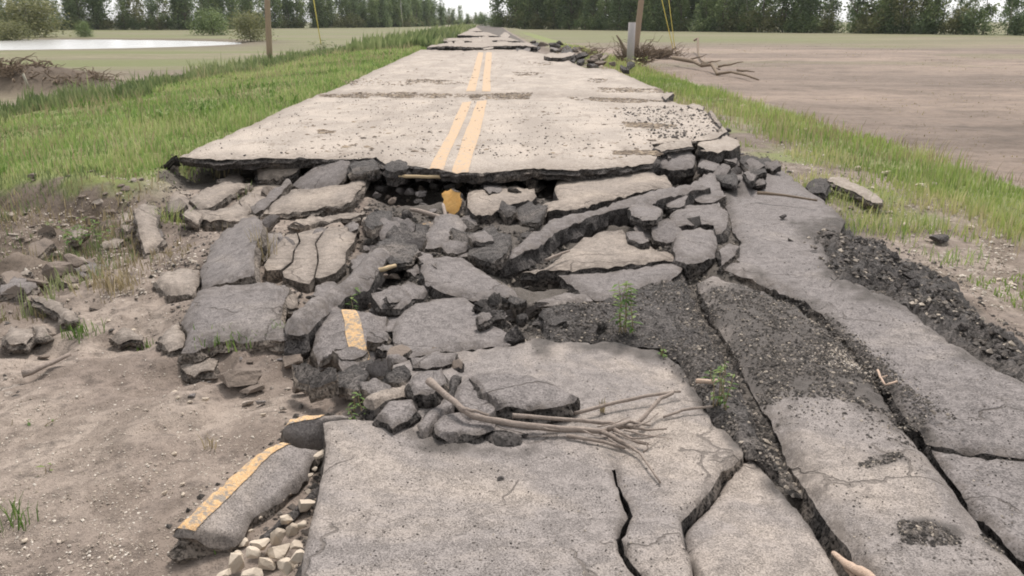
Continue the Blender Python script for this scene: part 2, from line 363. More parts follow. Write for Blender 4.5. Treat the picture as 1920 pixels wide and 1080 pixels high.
# ------------------------------------------------------------------ broken slabs
def tess(outline, paint=None, step=8, jit=.08, seed=0):
    """outline and inner lines in picture units -> points, triangles, painted triangles"""
    r = random.Random(seed)
    def ragged(pts, j, close=True):
        out = []; n = len(pts)
        for i in range(n if close else n-1):
            a, b = pts[i], pts[(i+1) % n]; seg = [a, b]
            L = math.hypot(a[0]-b[0], a[1]-b[1]); amp = min(L, 60)*j
            while L > step*1.1:
                ns = [seg[0]]
                for p, q in zip(seg, seg[1:]):
                    nx, ny = -(q[1]-p[1]), (q[0]-p[0]); m = math.hypot(nx, ny)+1e-6; k = r.uniform(-1, 1)*amp
                    ns += [((p[0]+q[0])/2+nx/m*k, (p[1]+q[1])/2+ny/m*k*.8), q]
                seg = ns; L /= 2; amp *= .5
            out += seg[:-1]
        return out
    ol = ragged([p[:2] for p in outline], jit)
    P = [Vector(p) for p in ol]; n = len(P); E = [(i, (i+1) % n) for i in range(n)]
    pl = []
    for pp in paint or []:
        q = ragged(pp, jit*.5); pl.append(q); b = len(P); P += [Vector(p) for p in q]; E += [(b+i, b+(i+1) % len(q)) for i in range(len(q))]
    ox = np.array(ol); x0, y0 = ox.min(0); x1, y1 = ox.max(0)
    gx, gy = np.meshgrid(np.arange(x0, x1, step), np.arange(y0, y1, step*.8))
    gx = gx+(np.arange(gx.shape[0]) % 2)[:, None]*step/2; gx = gx.ravel(); gy = gy.ravel()
    gx = gx+RNG.uniform(-.25, .25, gx.shape)*step; gy = gy+RNG.uniform(-.2, .2, gy.shape)*step
    k = inpoly(gx, gy, ol) & (pdist(gx, gy, ol) > step*.45)
    for q in pl: k &= pdist(gx, gy, q) > step*.35
    P += [Vector(p) for p in zip(gx[k], gy[k])]
    vo, eo, fo, *_ = delaunay_2d_cdt(P, E, [], 1, 1e-4)
    V = np.array([tuple(v) for v in vo]); Fc = np.array([f for f in fo if len(f) == 3], int)
    c = V[Fc].mean(1); keep = inpoly(c[:, 0], c[:, 1], ol); Fc = Fc[keep]; c = c[keep]
    pm = np.zeros(len(Fc), bool)
    for q in pl: pm |= inpoly(c[:, 0], c[:, 1], q)
    return V, Fc, pm, ol
def zfun(z):
    if callable(z): return z
    if isinstance(z, (int, float)): return lambda px, py: np.full(np.shape(px), float(z))
    c = z                                       # heights given at places of the picture, least-squares plane
    A = np.array([[1, p[0]/100, p[1]/100] for p in c]); b = np.array([p[2] for p in c])
    if len(c) < 3: A = A[:, [0, 2]]
    s = np.linalg.lstsq(A, b, rcond=None)[0]
    lo, hi = min(p[2] for p in c)-.015, max(p[2] for p in c)+.015
    if len(c) < 3: return lambda px, py: np.clip(s[0]+s[1]*np.asarray(py, float)/100, lo, hi)
    return lambda px, py: np.clip(s[0]+s[1]*np.asarray(px, float)/100+s[2]*np.asarray(py, float)/100, lo, hi)
SURF = {}; EDGES = []
def slab(pts, label, z=-.15, th=.14, m='asphalt_grey', side='asphalt_edge', name='asphalt_slab', cat='slab', paint=None, step=7, jit=.10,
         amp=.016, rnd=.015, rw=12, group=None, kind=None, key=None, freq=1., seed=None, flare=.02, pmat='yellow_paint', pname='painted_line', smooth=True, lat=0., tar=None, fill=None, chip=None):
    if side == 'asphalt_edge' and np.mean([p[0] for p in pts]) < 720 and kind != 'structure' and pts[0][1] > 330: side = 'edge_silt'
    if chip is None: chip = .05 if kind != 'structure' else .03
    seed = seed if seed is not None else int(abs(pts[0][0]*7+pts[0][1]*13)) % 9973
    zf = zfun(z); V, T, pm, ol = tess(pts, paint, step, jit, seed)
    used = np.unique(T); rm = -np.ones(len(V), int); rm[used] = np.arange(len(used)); V = V[used]; T = rm[T]
    def surf(px, py, off=0.):
        px = np.asarray(px, float); py = np.asarray(py, float)
        zz = zf(px, py); x, y = un(px, py, zz); d = pdist(px, py, ol)
        zz = zz+fbm(x*2.3*freq, y*2.3*freq, seed % 97, 3)*amp+fbm(x*14*freq, y*14*freq, seed % 89, 2)*amp*.3-rnd*(1-np.clip(d/rw, 0, 1))**2
        ch = fbm(x*11, y*11, seed % 83, 2)
        zz = zz-np.clip(1-d/max(4, rw*.5), 0, 1)*np.clip(ch-.05, 0, 1)*chip
        if tar is not None: zz = zz+tarf(px, py)*(fbm(x*16, y*16, 7, 3)*.016+.006)
        return x, y, zz+off
    def tarf(px, py):
        r_ = np.zeros(np.shape(px))
        for q in tar or []:
            dd = pdist(px, py, q); ins = inpoly(px, py, q); sd = np.where(ins, dd, -dd); x_, y_ = un(px, py, zf(px, py)); r_ = np.maximum(r_, sstep(-14, 16, sd+fbm(x_*7, y_*7, 3, 3)*34))
        return r_
    x, y, zz = surf(V[:, 0], V[:, 1]); top = np.stack([x, y, zz], 1)
    rim = np.clip(1-pdist(V[:, 0], V[:, 1], ol)/max(rw*1.4, 10), 0, 1); tv = tarf(V[:, 0], V[:, 1])
    if fill is None: fill = 330 < np.mean([p[1] for p in ol]) < 700 and kind != 'structure'
    if fill:
        o_ = np.array(ol); X_, Y_, Z_ = surf(o_[:, 0], o_[:, 1]); FILLP.extend(np.stack([X_, Y_, Z_], 1)[::2].tolist())
    EDGES.append((ol, zf, name))
    # facing up
    a, b, c = top[T[:, 0]], top[T[:, 1]], top[T[:, 2]]
    up = np.cross(b-a, c-a)[:, 2] < 0; T[up] = T[up][:, ::-1]
    ed = {}
    for t in T:
        for i, j in ((t[0], t[1]), (t[1], t[2]), (t[2], t[0])): ed[(i, j)] = 1
    be = [(i, j) for (i, j) in ed if (j, i) not in ed]
    nrm = {}
    for i, j in be:
        d = top[j]-top[i]; n = np.array([d[1], -d[0]]); n /= (np.hypot(*n)+1e-9)
        for k in (i, j): nrm[k] = nrm.get(k, np.zeros(2))+n
    bi = list(nrm); idx = {v: k for k, v in enumerate(bi)}; N = np.array([nrm[v]/(np.hypot(*nrm[v])+1e-9) for v in bi]); B = top[bi]
    verts = [top]; nv = len(top); levels = [0, .18, .42, .7, 1.]
    nb = len(bi); off0 = nv
    for li, lv in enumerate(levels):
        sp = np.array([fbm(B[:, 0]*9+li*3.1, B[:, 1]*9+li*1.7, seed % 71+li, 3)]).T[:, 0]
        o_ = 0 if li == 0 else flare*(.5*math.sin(lv*3.14)+sp*2.2+(.5 if li == 2 else -.3))
        r = B.copy(); r[:, :2] += N*np.reshape(o_ if np.ndim(o_) else np.full(nb, o_), (-1, 1)); r[:, 2] -= lv*th*(1+.15*sp*(lv > .5)); r[:, 0] += lat*lv
        verts.append(r)
    tri = [tuple(t) for t in T]; mi = [0]*len(T); sm = [smooth]*len(T)
    for i, j in be:
        a, b = idx[i], idx[j]
        for li in range(len(levels)-1):
            p = off0+li*nb; q = p+nb
            tri += [(p+b, p+a, q+a), (p+b, q+a, q+b)]; mi += [1, 1]; sm += [False, False]
    bo = off0+nb*len(levels); bot = top.copy(); bot[:, 2] -= th; bot[bi] = verts[-1]; verts.append(bot)
    tri += [(bo+t[2], bo+t[1], bo+t[0]) for t in T]; mi += [1]*len(T); sm += [False]*len(T)
    allv = np.concatenate(verts); o = meshobj(name, allv, np.array(tri), [m, side], smooth=sm, mi=mi)
    for nm, va in (('rim', rim), ('tar', tv)):
        at_ = o.data.attributes.new(nm, 'FLOAT', 'POINT'); full = np.zeros(len(allv), np.float32); full[:nv] = va; at_.data.foreach_set('value', full)
    tag(o, label, cat, group, kind)
    if paint:
        PT = T[pm]; u = np.unique(PT); r2 = -np.ones(nv, int); r2[u] = np.arange(len(u)); pv = top[u]+[0, 0, .005]
        comp = comps(r2[PT], len(u))
        for cset in comp:
            tt = r2[PT][cset]; uu = np.unique(tt); r3 = -np.ones(len(u), int); r3[uu] = np.arange(len(uu))
            meshobj(pname, pv[uu], r3[tt], pmat, parent=o, smooth=True)
    if key: SURF[key] = surf
    return o
def comps(T, n):
    p = list(range(n))
    def f(a):
        while p[a] != a: p[a] = p[p[a]]; a = p[a]
        return a
    for t in T:
        a = f(int(t[0]))
        for k in t[1:]: p[f(int(k))] = a; a = f(a)
    r = np.array([f(int(t[0])) for t in T])
    return [np.nonzero(r == k)[0] for k in np.unique(r)]
zc = lambda px, py: -.10*(1080-np.asarray(py, float))/520
RD, GR, PA, CO, DK = 'road_dusty', 'asphalt_grey', 'asphalt_pale', 'asphalt_coarse', 'asphalt_dark'
SLABGRP = None
#@@SLABS
# ---- the standing road beyond the break
LA = [(805, 314), (842, 250), (867, 192), (884, 190), (862, 245), (832, 316)]
LB = [(846, 322), (868, 260), (895, 190), (913, 188), (898, 255), (878, 322)]
slab([(335, 291), (415, 296), (490, 292), (560, 291), (640, 294), (705, 291), (722, 304), (780, 308), (830, 316), (865, 321), (940, 318), (1010, 312), (1080, 315), (1160, 309), (1225, 302),
      (1236, 284), (1222, 268), (1296, 262), (1345, 256), (1364, 243), (1342, 222), (1322, 206), (1300, 196), (1255, 187), (1200, 181), (1100, 177.5), (1000, 175), (910, 174.5), (820, 174), (740, 174), (690, 173.5), (640, 173), (600, 173), (480, 228)],
     'nearest standing stretch of dusty tan road with the broken front edge and double yellow line', z=0., th=.125, m=RD, name='road', kind='structure', cat=None, paint=[LA, LB], step=9, jit=.05, amp=.012, rnd=.02, rw=8, key='roadA', pmat='road_paint', pname='yellow_line', flare=.03)
slab([(598, 177), (640, 177), (720, 178), (800, 178), (880, 179), (960, 179), (1040, 180), (1100, 181), (1180, 185), (1248, 188), (1248, 176), (1240, 166), (1150, 128), (1100, 128), (1065, 112), (1020, 100), (985, 94), (900, 93), (790, 92), (700, 131)],
     'second stretch of dusty road, further off behind the line of leaf litter', z=-.012, th=.12, m=RD, name='road', kind='structure', cat=None, paint=[[(874, 172), (897, 98), (906, 98), (891, 172)], [(904, 172), (912, 98), (922, 98), (920, 172)]], step=6, jit=.05, amp=.02, rnd=.02, rw=4, key='roadB', pmat='road_paint', pname='yellow_line', flare=.04)
slab([(800, 89), (850, 86), (905, 88), (960, 85), (1008, 88), (990, 80), (940, 78), (870, 80), (812, 82)], 'heaved road piece with a dark underside just past the far end of the yellow line', z=.08, th=.24, m=RD, name='road', kind='structure', cat=None, step=4, jit=.03, amp=.03, rnd=.01, rw=2, flare=.05)
slab([(814, 78), (870, 76), (930, 75), (975, 77), (955, 70), (900, 70), (822, 71)], 'dusty road piece third from last toward the tree gap', z=.06, th=.22, m=RD, name='road', kind='structure', cat=None, step=4, jit=.03, amp=.04, rnd=.01, rw=2, flare=.05)
slab([(820, 68), (870, 66), (935, 67), (915, 60), (870, 58), (826, 60)], 'dusty road piece second from last toward the tree gap', z=.05, th=.25, m=RD, name='road', kind='structure', cat=None, step=4, jit=.03, amp=.05, rnd=.01, rw=2)
slab([(826, 57), (905, 58), (890, 49), (858, 46.5), (832, 48)], 'last pale road piece, farthest away at the gap between the trees', z=0.05, th=.5, m=RD, name='road', kind='structure', cat=None, step=4, jit=.03, amp=.04, rnd=.01, rw=2)
slab([(1020, 104), (1072, 103), (1078, 98), (1035, 98)], 'pale road piece lifted off the far right edge of the second stretch', z=.16, th=.2, m=RD, step=4, amp=.01, rw=2)
# right hand corner of the standing road
slab([(1226, 276), (1240, 268), (1296, 263), (1300, 272), (1262, 278), (1240, 281)], 'thin tan tile-like slab lifted at the right corner of the standing road', z=[(1226, 280, .03), (1300, 262, .05), (1260, 262, .07)], th=.05, m=RD, step=6, amp=.004)
slab([(1308, 270), (1312, 261), (1350, 257), (1362, 250), (1385, 262), (1388, 270), (1372, 280), (1330, 281)], 'pale slab with a thick brown face at the outer right corner of the standing road', z=-.03, th=.27, m=RD, side='asphalt_edge', step=6, amp=.006)
slab([(1225, 300), (1232, 285), (1292, 279), (1304, 292), (1300, 312), (1262, 318), (1232, 312)], 'grey rough slab sunk below the right corner of the standing road', z=[(1225, 300, -.1), (1300, 312, -.16), (1290, 280, -.05)], th=.2, m=GR, step=6)
slab([(1333, 203), (1340, 212), (1353, 232), (1350, 236), (1338, 222), (1330, 208)], 'narrow yellowed sliver of asphalt on the right edge of the standing road', z=.05, th=.08, m=PA, step=5, amp=.004)
slab([(1290, 196), (1300, 192), (1320, 198), (1318, 205), (1302, 204)], 'small pale flat chip by the right edge of the standing road', z=.03, th=.05, m=RD, step=5, amp=.004)
slab([(1400, 300), (1442, 292), (1450, 300), (1430, 306), (1385, 314), (1360, 318), (1362, 306)], 'dark crumbled piece below the outer right corner of the road', z=-.28, th=.15, m=DK, step=6, amp=.03, jit=.15)
# left corner
slab([(296, 322), (312, 298), (331, 287), (336, 294), (322, 306), (306, 330), (299, 336)], 'slim slab with pale yellow flank leaning at the left corner of the standing road', z=[(296, 336, -.36), (331, 287, .02), (312, 298, -.05)], th=.08, m=PA, step=5, amp=.004)
slab([(303, 340), (322, 310), (334, 308), (338, 344), (322, 348)], 'upright tan block under the left corner of the standing road', z=[(303, 345, -.42), (334, 308, -.1), (320, 308, -.12)], th=.1, m=GR, step=5)
slab([(480, 300), (513, 306), (563, 312), (547, 326), (513, 330), (484, 334)], 'pale slab slipping out from under the standing road left of centre', z=[(480, 302, -.12), (484, 334, -.26), (563, 312, -.14)], th=.1, m=PA, step=6)
slab([(547, 343), (563, 330), (607, 303), (633, 292), (655, 296), (656, 318), (634, 346), (600, 354), (566, 356)], 'rough grey slab bent down like a ramp from the standing road', z=[(547, 345, -.26), (633, 292, .0), (655, 320, -.12), (600, 356, -.28)], th=.13, m=GR, step=7, amp=.012, jit=.09)
slab([(493, 396), (520, 370), (545, 352), (600, 350), (640, 345), (665, 332), (695, 318), (684, 342), (657, 377), (613, 384), (573, 394), (533, 397)], 'big tan slab with pale lip and one upturned corner in the left dip',
     z=[(493, 397, -.26), (573, 393, -.27), (545, 350, -.26), (695, 317, -.06), (657, 377, -.22)], th=.10, m=PA, side='asphalt_edge', step=7, amp=.008, jit=.07)
slab([(355, 374), (372, 358), (420, 338), (470, 342), (452, 352), (428, 366), (400, 384), (376, 388)], 'small tan slab with dark curved front, tipped in the hollow under the left corner', z=[(355, 374, -.3), (470, 342, -.25), (376, 388, -.32)], th=.1, m=PA, step=6)
slab([(312, 350), (345, 360), (362, 386), (400, 392), (446, 374), (478, 340), (536, 336), (524, 352), (490, 376), (462, 400), (486, 404), (430, 414), (372, 404), (322, 388)], 'wide low silt-covered slab along the bottom of the hollow on the left', z=-.34, th=.14, m=PA, step=7, amp=.015)
slab([(468, 384), (500, 362), (528, 342), (540, 330), (547, 338), (524, 362), (494, 390), (478, 395)], 'long narrow grey slab standing on edge beside the big tilted tan slab', z=[(468, 390, -.3), (540, 334, -.2)], th=.22, m=GR, step=6, jit=.09)
slab([(546, 416), (560, 406), (612, 402), (680, 391), (686, 396), (660, 406), (618, 412), (572, 420)], 'thin light ledge of asphalt directly in front of the big tilted tan slab', z=-.27, th=.09, m=PA, step=6, amp=.006)
# cracked pale slab and neighbours
slab([(495, 496), (513, 467), (533, 443), (556, 436), (560, 452), (549, 470), (546, 490), (526, 505), (500, 506)], 'left piece of the pale slab broken in three by hairline cracks', z=-.235, th=.14, m=PA, step=7, jit=.03, chip=.01, rnd=.002, amp=.008, flare=.004)
slab([(559, 436), (597, 425), (612, 425), (590, 455), (595, 490), (588, 520), (580, 533), (563, 530), (533, 520), (530, 509), (550, 492), (553, 470), (564, 452)], 'middle piece of the pale slab broken in three by hairline cracks', z=-.235, th=.14, m=PA, step=7, jit=.03, chip=.01, rnd=.002, amp=.008, flare=.004)
slab([(615, 425), (673, 425), (664, 453), (648, 473), (647, 493), (630, 510), (600, 520), (591, 518), (598, 489), (593, 456)], 'right piece of the pale slab broken in three by hairline cracks', z=-.235, th=.14, m=PA, step=7, jit=.03, chip=.01, rnd=.002, amp=.008, flare=.004)
slab([(494, 430), (527, 432), (533, 442), (512, 467), (495, 488), (488, 470)], 'narrow grey slab wedged between the ridge slab and the pale cracked slab', z=-.27, th=.1, m=GR, step=6)
slab([(376, 500), (395, 455), (418, 430), (452, 405), (478, 400), (492, 410), (482, 450), (476, 510), (440, 524), (378, 540)], 'tall light grey ridge slab with a dark right flank, left of the cracked slab', z=[(376, 520, -.27), (478, 402, -.12), (476, 510, -.13), (395, 440, -.24)], th=.16, m=GR, step=7, lat=.03)
slab([(338, 650), (350, 610), (338, 596), (352, 575), (372, 541), (440, 526), (500, 522), (542, 535), (532, 560), (526, 590), (545, 605), (556, 622), (525, 635), (480, 633), (430, 627), (385, 632), (358, 650)], 'large smooth grey slab with a mossy curved front edge on the left',
     z=[(340, 650, -.24), (440, 526, -.2), (545, 620, -.2), (480, 633, -.2)], th=.13, m=GR, step=7, amp=.02, rnd=.03, rw=22, jit=.09)
slab([(290, 522), (302, 504), (340, 496), (372, 500), (372, 530), (358, 546), (320, 547)], 'rounded tan slab touching the left side of the large smooth grey slab', z=-.3, th=.13, m=PA, step=6, rnd=.03)
slab([(250, 388), (263, 380), (295, 385), (292, 415), (306, 446), (290, 466), (272, 474), (262, 442), (257, 412)], 'hourglass-shaped tan slab standing up alone in the weeds on the far left', z=[(250, 385, -.18), (272, 474, -.38), (306, 446, -.36)], th=.08, m=PA, step=6, jit=.09)
slab([(527, 592), (545, 572), (580, 546), (640, 513), (663, 490), (697, 453), (724, 450), (734, 466), (713, 487), (697, 513), (650, 540), (617, 566), (567, 603), (540, 603)], 'log-like ridge of upended asphalt running diagonally past the cracked slab', z=[(527, 595, -.16), (640, 515, -.08), (724, 452, -.1)], th=.24, m=GR, side='asphalt_dark', step=7, amp=.02, rnd=.07, rw=20, jit=.09)
slab([(592, 604), (606, 586), (626, 568), (640, 576), (668, 578), (700, 584), (724, 590), (731, 640), (722, 655), (700, 676), (640, 688), (596, 690), (586, 650)], 'grey slab with an upright worn yellow stripe, below the diagonal ridge',
     z=[(590, 690, -.26), (626, 568, -.12), (731, 640, -.2)], th=.14, m=GR, paint=[[(640, 578), (667, 580), (683, 637), (696, 674), (657, 682), (650, 637)]], step=7, jit=.09)
slab([(560, 656), (568, 625), (588, 596), (594, 612), (584, 640), (578, 664)], 'narrow grey flank piece on the left of the yellow-striped upright slab', z=[(560, 660, -.34), (588, 596, -.16), (594, 620, -.2)], th=.12, m=GR, step=6)
# the middle
slab([(738, 655), (735, 612), (752, 578), (780, 562), (830, 553), (862, 550), (905, 572), (952, 590), (925, 606), (985, 625), (960, 640), (880, 648), (820, 655), (770, 668)], 'mid-grey smooth slab in the middle, right of the yellow-striped slab', z=[(738, 655, -.14), (860, 550, -.17), (985, 625, -.13)], th=.16, m=GR, step=8, amp=.018, jit=.09)
slab([(787, 500), (800, 484), (833, 477), (867, 480), (920, 512), (967, 541), (974, 553), (933, 560), (840, 550), (797, 528)], 'wedge-shaped grey slab tapering to the right toward the black hole', z=[(787, 500, -.1), (870, 480, -.12), (970, 553, -.2)], th=.15, m=GR, step=7, jit=.09)
slab([(1046, 330), (1060, 321), (1120, 314), (1170, 309), (1215, 313), (1250, 328), (1262, 350), (1210, 355), (1150, 370), (1090, 388), (1020, 392), (1012, 384), (1048, 372), (1040, 352)], 'long light tan slab just below the standing road right of centre', z=[(1046, 330, -.16), (1262, 350, -.12), (1090, 388, -.17)], th=.32, fill=False, m=PA, step=7, jit=.10)
slab([(880, 352), (930, 343), (975, 347), (1002, 352), (1006, 366), (962, 378), (922, 394), (892, 400), (876, 384)], 'smaller light grey slab right of the orange lump', z=-.2, th=.26, m=PA, step=6, jit=.08)
slab([(893, 478), (960, 462), (1000, 432), (1030, 411), (1068, 398), (1120, 388), (1200, 362), (1262, 346), (1300, 342), (1332, 348), (1290, 358), (1240, 370), (1180, 384), (1090, 410), (1050, 428), (1010, 456), (960, 480), (900, 490)], 'long curling slab with a thick dark face sweeping across the middle', z=[(893, 490, -.2), (1060, 405, -.13), (1320, 352, -.08)], th=.27, m=GR, fill=False, flare=.035, side='asphalt_dark', step=7, jit=.09, rnd=.02)
slab([(978, 508), (1033, 490), (1073, 463), (1095, 443), (1133, 432), (1167, 428), (1176, 440), (1220, 460), (1262, 472), (1264, 483), (1167, 494), (1060, 503)], 'broad pale slab sloping up to the right in front of the curling slab', z=[(978, 508, -.24), (1167, 428, -.2), (1264, 483, -.16)], th=.12, m=PA, step=7, jit=.10)
slab([(1046, 513), (1100, 504), (1170, 500), (1262, 490), (1284, 496), (1270, 515), (1230, 530), (1170, 548), (1120, 560), (1090, 545)], 'sloping brown-grey slab under the broad pale slab, right of the black hole', z=[(1046, 512, -.26), (1284, 490, -.17), (1120, 560, -.22)], th=.12, m=GR, step=7)
slab([(1262, 458), (1268, 432), (1288, 424), (1338, 426), (1346, 450), (1342, 472), (1318, 484), (1288, 488), (1268, 478)], 'rounded near-circular slab chunk right of the broad pale slab', z=-.1, th=.16, m=GR, step=6, rnd=.03)
slab([(1255, 402), (1290, 381), (1348, 376), (1366, 398), (1362, 424), (1345, 436), (1338, 420), (1290, 418), (1262, 424)], 'grey slab directly above the rounded slab chunk', z=-.13, th=.16, m=GR, step=6)
slab([(1349, 464), (1368, 452), (1386, 456), (1378, 474), (1354, 490)], 'small broken corner right of the rounded slab chunk', z=-.09, th=.12, m=GR, step=5)
slab([(1002, 568), (1036, 555), (1060, 546), (1098, 549), (1112, 560), (1060, 570), (1010, 574)], 'small grey slab at the lip of the black hole', z=-.18, th=.1, m=GR, step=6)
slab([(945, 576), (982, 570), (1030, 558), (1020, 566), (985, 590), (950, 596)], 'thin slab piece propped over dark rubble below the black hole', z=[(945, 590, -.2), (1030, 558, -.14), (950, 575, -.15)], th=.05, m=GR, step=5)
slab([(1300, 340), (1335, 318), (1350, 340), (1362, 368), (1340, 376), (1306, 372), (1288, 352)], 'broken dark grey slab in the corner between curling slab and right lane', z=-.16, th=.16, m=GR, step=6, amp=.03, jit=.1)
# foreground
D1b = [(1312, 522), (1420, 534), (1500, 552), (1560, 592), (1630, 652), (1700, 722), (1790, 790), (1720, 800), (1640, 772), (1560, 745), (1480, 748), (1434, 752), (1414, 722), (1372, 652), (1332, 590)]
TP = [[(1682, 980), (1740, 984), (1796, 1002), (1800, 1022), (1750, 1028), (1690, 1022)], [(1842, 998), (1866, 994), (1886, 1018), (1880, 1028), (1850, 1016)], [(1608, 872), (1640, 856), (1688, 848), (1696, 858), (1660, 874), (1624, 880)]]
M = [(560, 1110), (575, 1010), (590, 950), (604, 890), (611, 830), (606, 790), (640, 782), (700, 783), (735, 760), (720, 715), (740, 672), (800, 662), (880, 652), (965, 644), (1000, 632), (1040, 640), (1100, 636), (1170, 642), (1232, 655), (1272, 682), (1302, 722), (1322, 766),
     (1360, 805), (1393, 838), (1394, 850), (1352, 880), (1342, 900), (1305, 945), (1277, 975), (1286, 1010), (1305, 1110), (1226, 1110), (1182, 1047), (1166, 1003), (1187, 963), (1169, 922), (1154, 873), (1147, 874), (1163, 927), (1178, 966), (1155, 1003), (1171, 1050), (1213, 1110)]
slab(M, 'broad foreground slab of coarse grey asphalt under the fallen branch', z=zc, th=.2, m=CO, name='asphalt_slab', step=9, jit=.05, amp=.012, rnd=.012, rw=10, key='M', seed=55, flare=.015, tar=[[(1000, 610), (1040, 625), (1150, 632), (1240, 645), (1285, 680), (1320, 750), (1400, 835), (1385, 850), (1330, 800), (1290, 735), (1255, 685), (1180, 660), (1080, 655), (1020, 655)], [(760, 800), (900, 840), (1000, 845), (990, 860), (860, 850), (780, 830)], [(880, 640), (960, 632), (940, 650), (850, 662), (780, 672), (790, 660)]])
slab([(1312, 1110), (1296, 1050), (1284, 1005), (1290, 985), (1318, 955), (1355, 905), (1378, 876), (1392, 858), (1412, 852), (1440, 882), (1480, 930), (1505, 960), (1530, 1005), (1560, 1050), (1600, 1110)], 'foreground slab between the jagged crack and the long dark furrow',
     z=lambda px, py: zc(px, py)-.045, th=.2, m=CO, step=9, jit=.07, amp=.02, rnd=.02, rw=12, key='P', seed=56, flare=.015, tar=[[(1400, 845), (1440, 870), (1490, 930), (1530, 990), (1500, 980), (1440, 920), (1400, 880)]])
slab([(1650, 1110), (1612, 1046), (1590, 1005), (1562, 975), (1530, 925), (1500, 878), (1468, 820), (1448, 775), (1418, 730), (1384, 660), (1336, 580), (1308, 522), (1338, 508), (1420, 530), (1500, 565), (1570, 625), (1640, 705), (1696, 792), (1741, 838), (1770, 877), (1809, 927), (1843, 967), (1880, 1013), (1930, 1060), (1960, 1110)],
     'pale speckled slab between the furrow and the thin right-hand crack', z=zc, th=.2, m=CO, step=7, jit=.05, amp=.014, rnd=.045, rw=40, key='Q', tar=[D1b]+TP, seed=57, flare=.015)
slab([(1972, 1110), (1936, 1054), (1884, 1010), (1847, 965), (1812, 925), (1773, 874), (1748, 834), (1800, 842), (1990, 862), (1990, 856), (1840, 838), (1748, 826), (1704, 788), (1646, 700), (1576, 618), (1504, 558), (1420, 522), (1344, 500), (1378, 468), (1392, 452), (1374, 430), (1368, 400), (1352, 366), (1334, 342), (1348, 318), (1420, 305), (1462, 312), (1500, 342), (1545, 372),
      (1586, 412), (1574, 436), (1530, 446), (1556, 476), (1568, 512), (1636, 540), (1700, 570), (1768, 628), (1840, 672), (1960, 738), (2020, 900), (2020, 1110)],
     'long grey slab forming the outer right lane, running back toward the standing road', z=lambda px, py: zc(px, py)-.03-.0011*np.maximum(0, 520-np.asarray(py, float))*.5, th=.2, m=GR, step=9, jit=.05, amp=.018, rnd=.02, rw=14, key='R', seed=58, tar=[[(1480, 425), (1600, 400), (1600, 450), (1560, 480), (1590, 530), (1700, 580), (1850, 690), (1860, 660), (1700, 545), (1540, 470)], [(1330, 330), (1400, 330), (1390, 360), (1350, 400), (1330, 380)], [(1300, 498), (1420, 515), (1560, 585), (1700, 760), (1760, 830), (1730, 830), (1600, 680), (1500, 570), (1380, 530)], [(1540, 500), (1600, 520), (1660, 560), (1620, 565), (1560, 540)]])
slab([(1478, 440), (1530, 424), (1590, 420), (1640, 440), (1690, 472), (1760, 500), (1800, 526), (1832, 566), (1870, 600), (1930, 642), (1990, 720), (1990, 760), (1900, 700), (1838, 664), (1778, 628), (1700, 567), (1636, 537), (1572, 520), (1545, 500), (1552, 476), (1530, 458)],
     'long crumbled bank of black asphalt along the outer side of the right lane', z=[(1500, 440, -.16), (1700, 567, -.13), (1832, 566, -.3), (1900, 700, -.1), (1990, 700, -.2)], th=.35, m=DK, side='asphalt_dark', name='crumbled_bank', cat='rubble bank', step=8, jit=.07, amp=.085, rnd=.06, rw=30, freq=2.6, smooth=False, key='bank')
# striped slab at lower left
slab([(320, 990), (385, 930), (452, 872), (498, 838), (530, 824), (597, 836), (578, 880), (534, 925), (474, 962), (456, 1000), (440, 1010), (365, 998)], 'thick slab with a bright yellow stripe along its edge in the lower left mud',
     z=[(320, 990, -.11), (500, 836, -.09), (597, 836, -.15), (456, 1000, -.17)], th=.17, m=CO, side='asphalt_edge', paint=[[(321, 987), (386, 929), (453, 871), (498, 838), (527, 826), (545, 832), (512, 852), (470, 893), (425, 935), (366, 994)]], step=7, jit=.07, amp=.01, rnd=.02, rw=10, key='T', flare=.03)
slab([(531, 812), (528, 798), (540, 782), (572, 770), (612, 770), (690, 776), (640, 783), (606, 796), (602, 822), (570, 829), (545, 824)], 'rounded slab with faded yellow top between striped slab and broad foreground slab', z=[(531, 805, -.1), (690, 776, -.1), (602, 822, -.16)], th=.15, m=CO, paint=[[(534, 800), (545, 784), (575, 773), (612, 773), (600, 784), (560, 793)]], step=6, jit=.07, rnd=.025, key='U')
slab([(478, 1016), (500, 990), (532, 960), (570, 930), (612, 893), (618, 900), (586, 935), (560, 962), (522, 996), (500, 1020)], 'thin dark strip of asphalt on edge between the striped slab and the foreground slab', z=-.2, th=.08, m=DK, step=6, jit=.09, amp=.01)
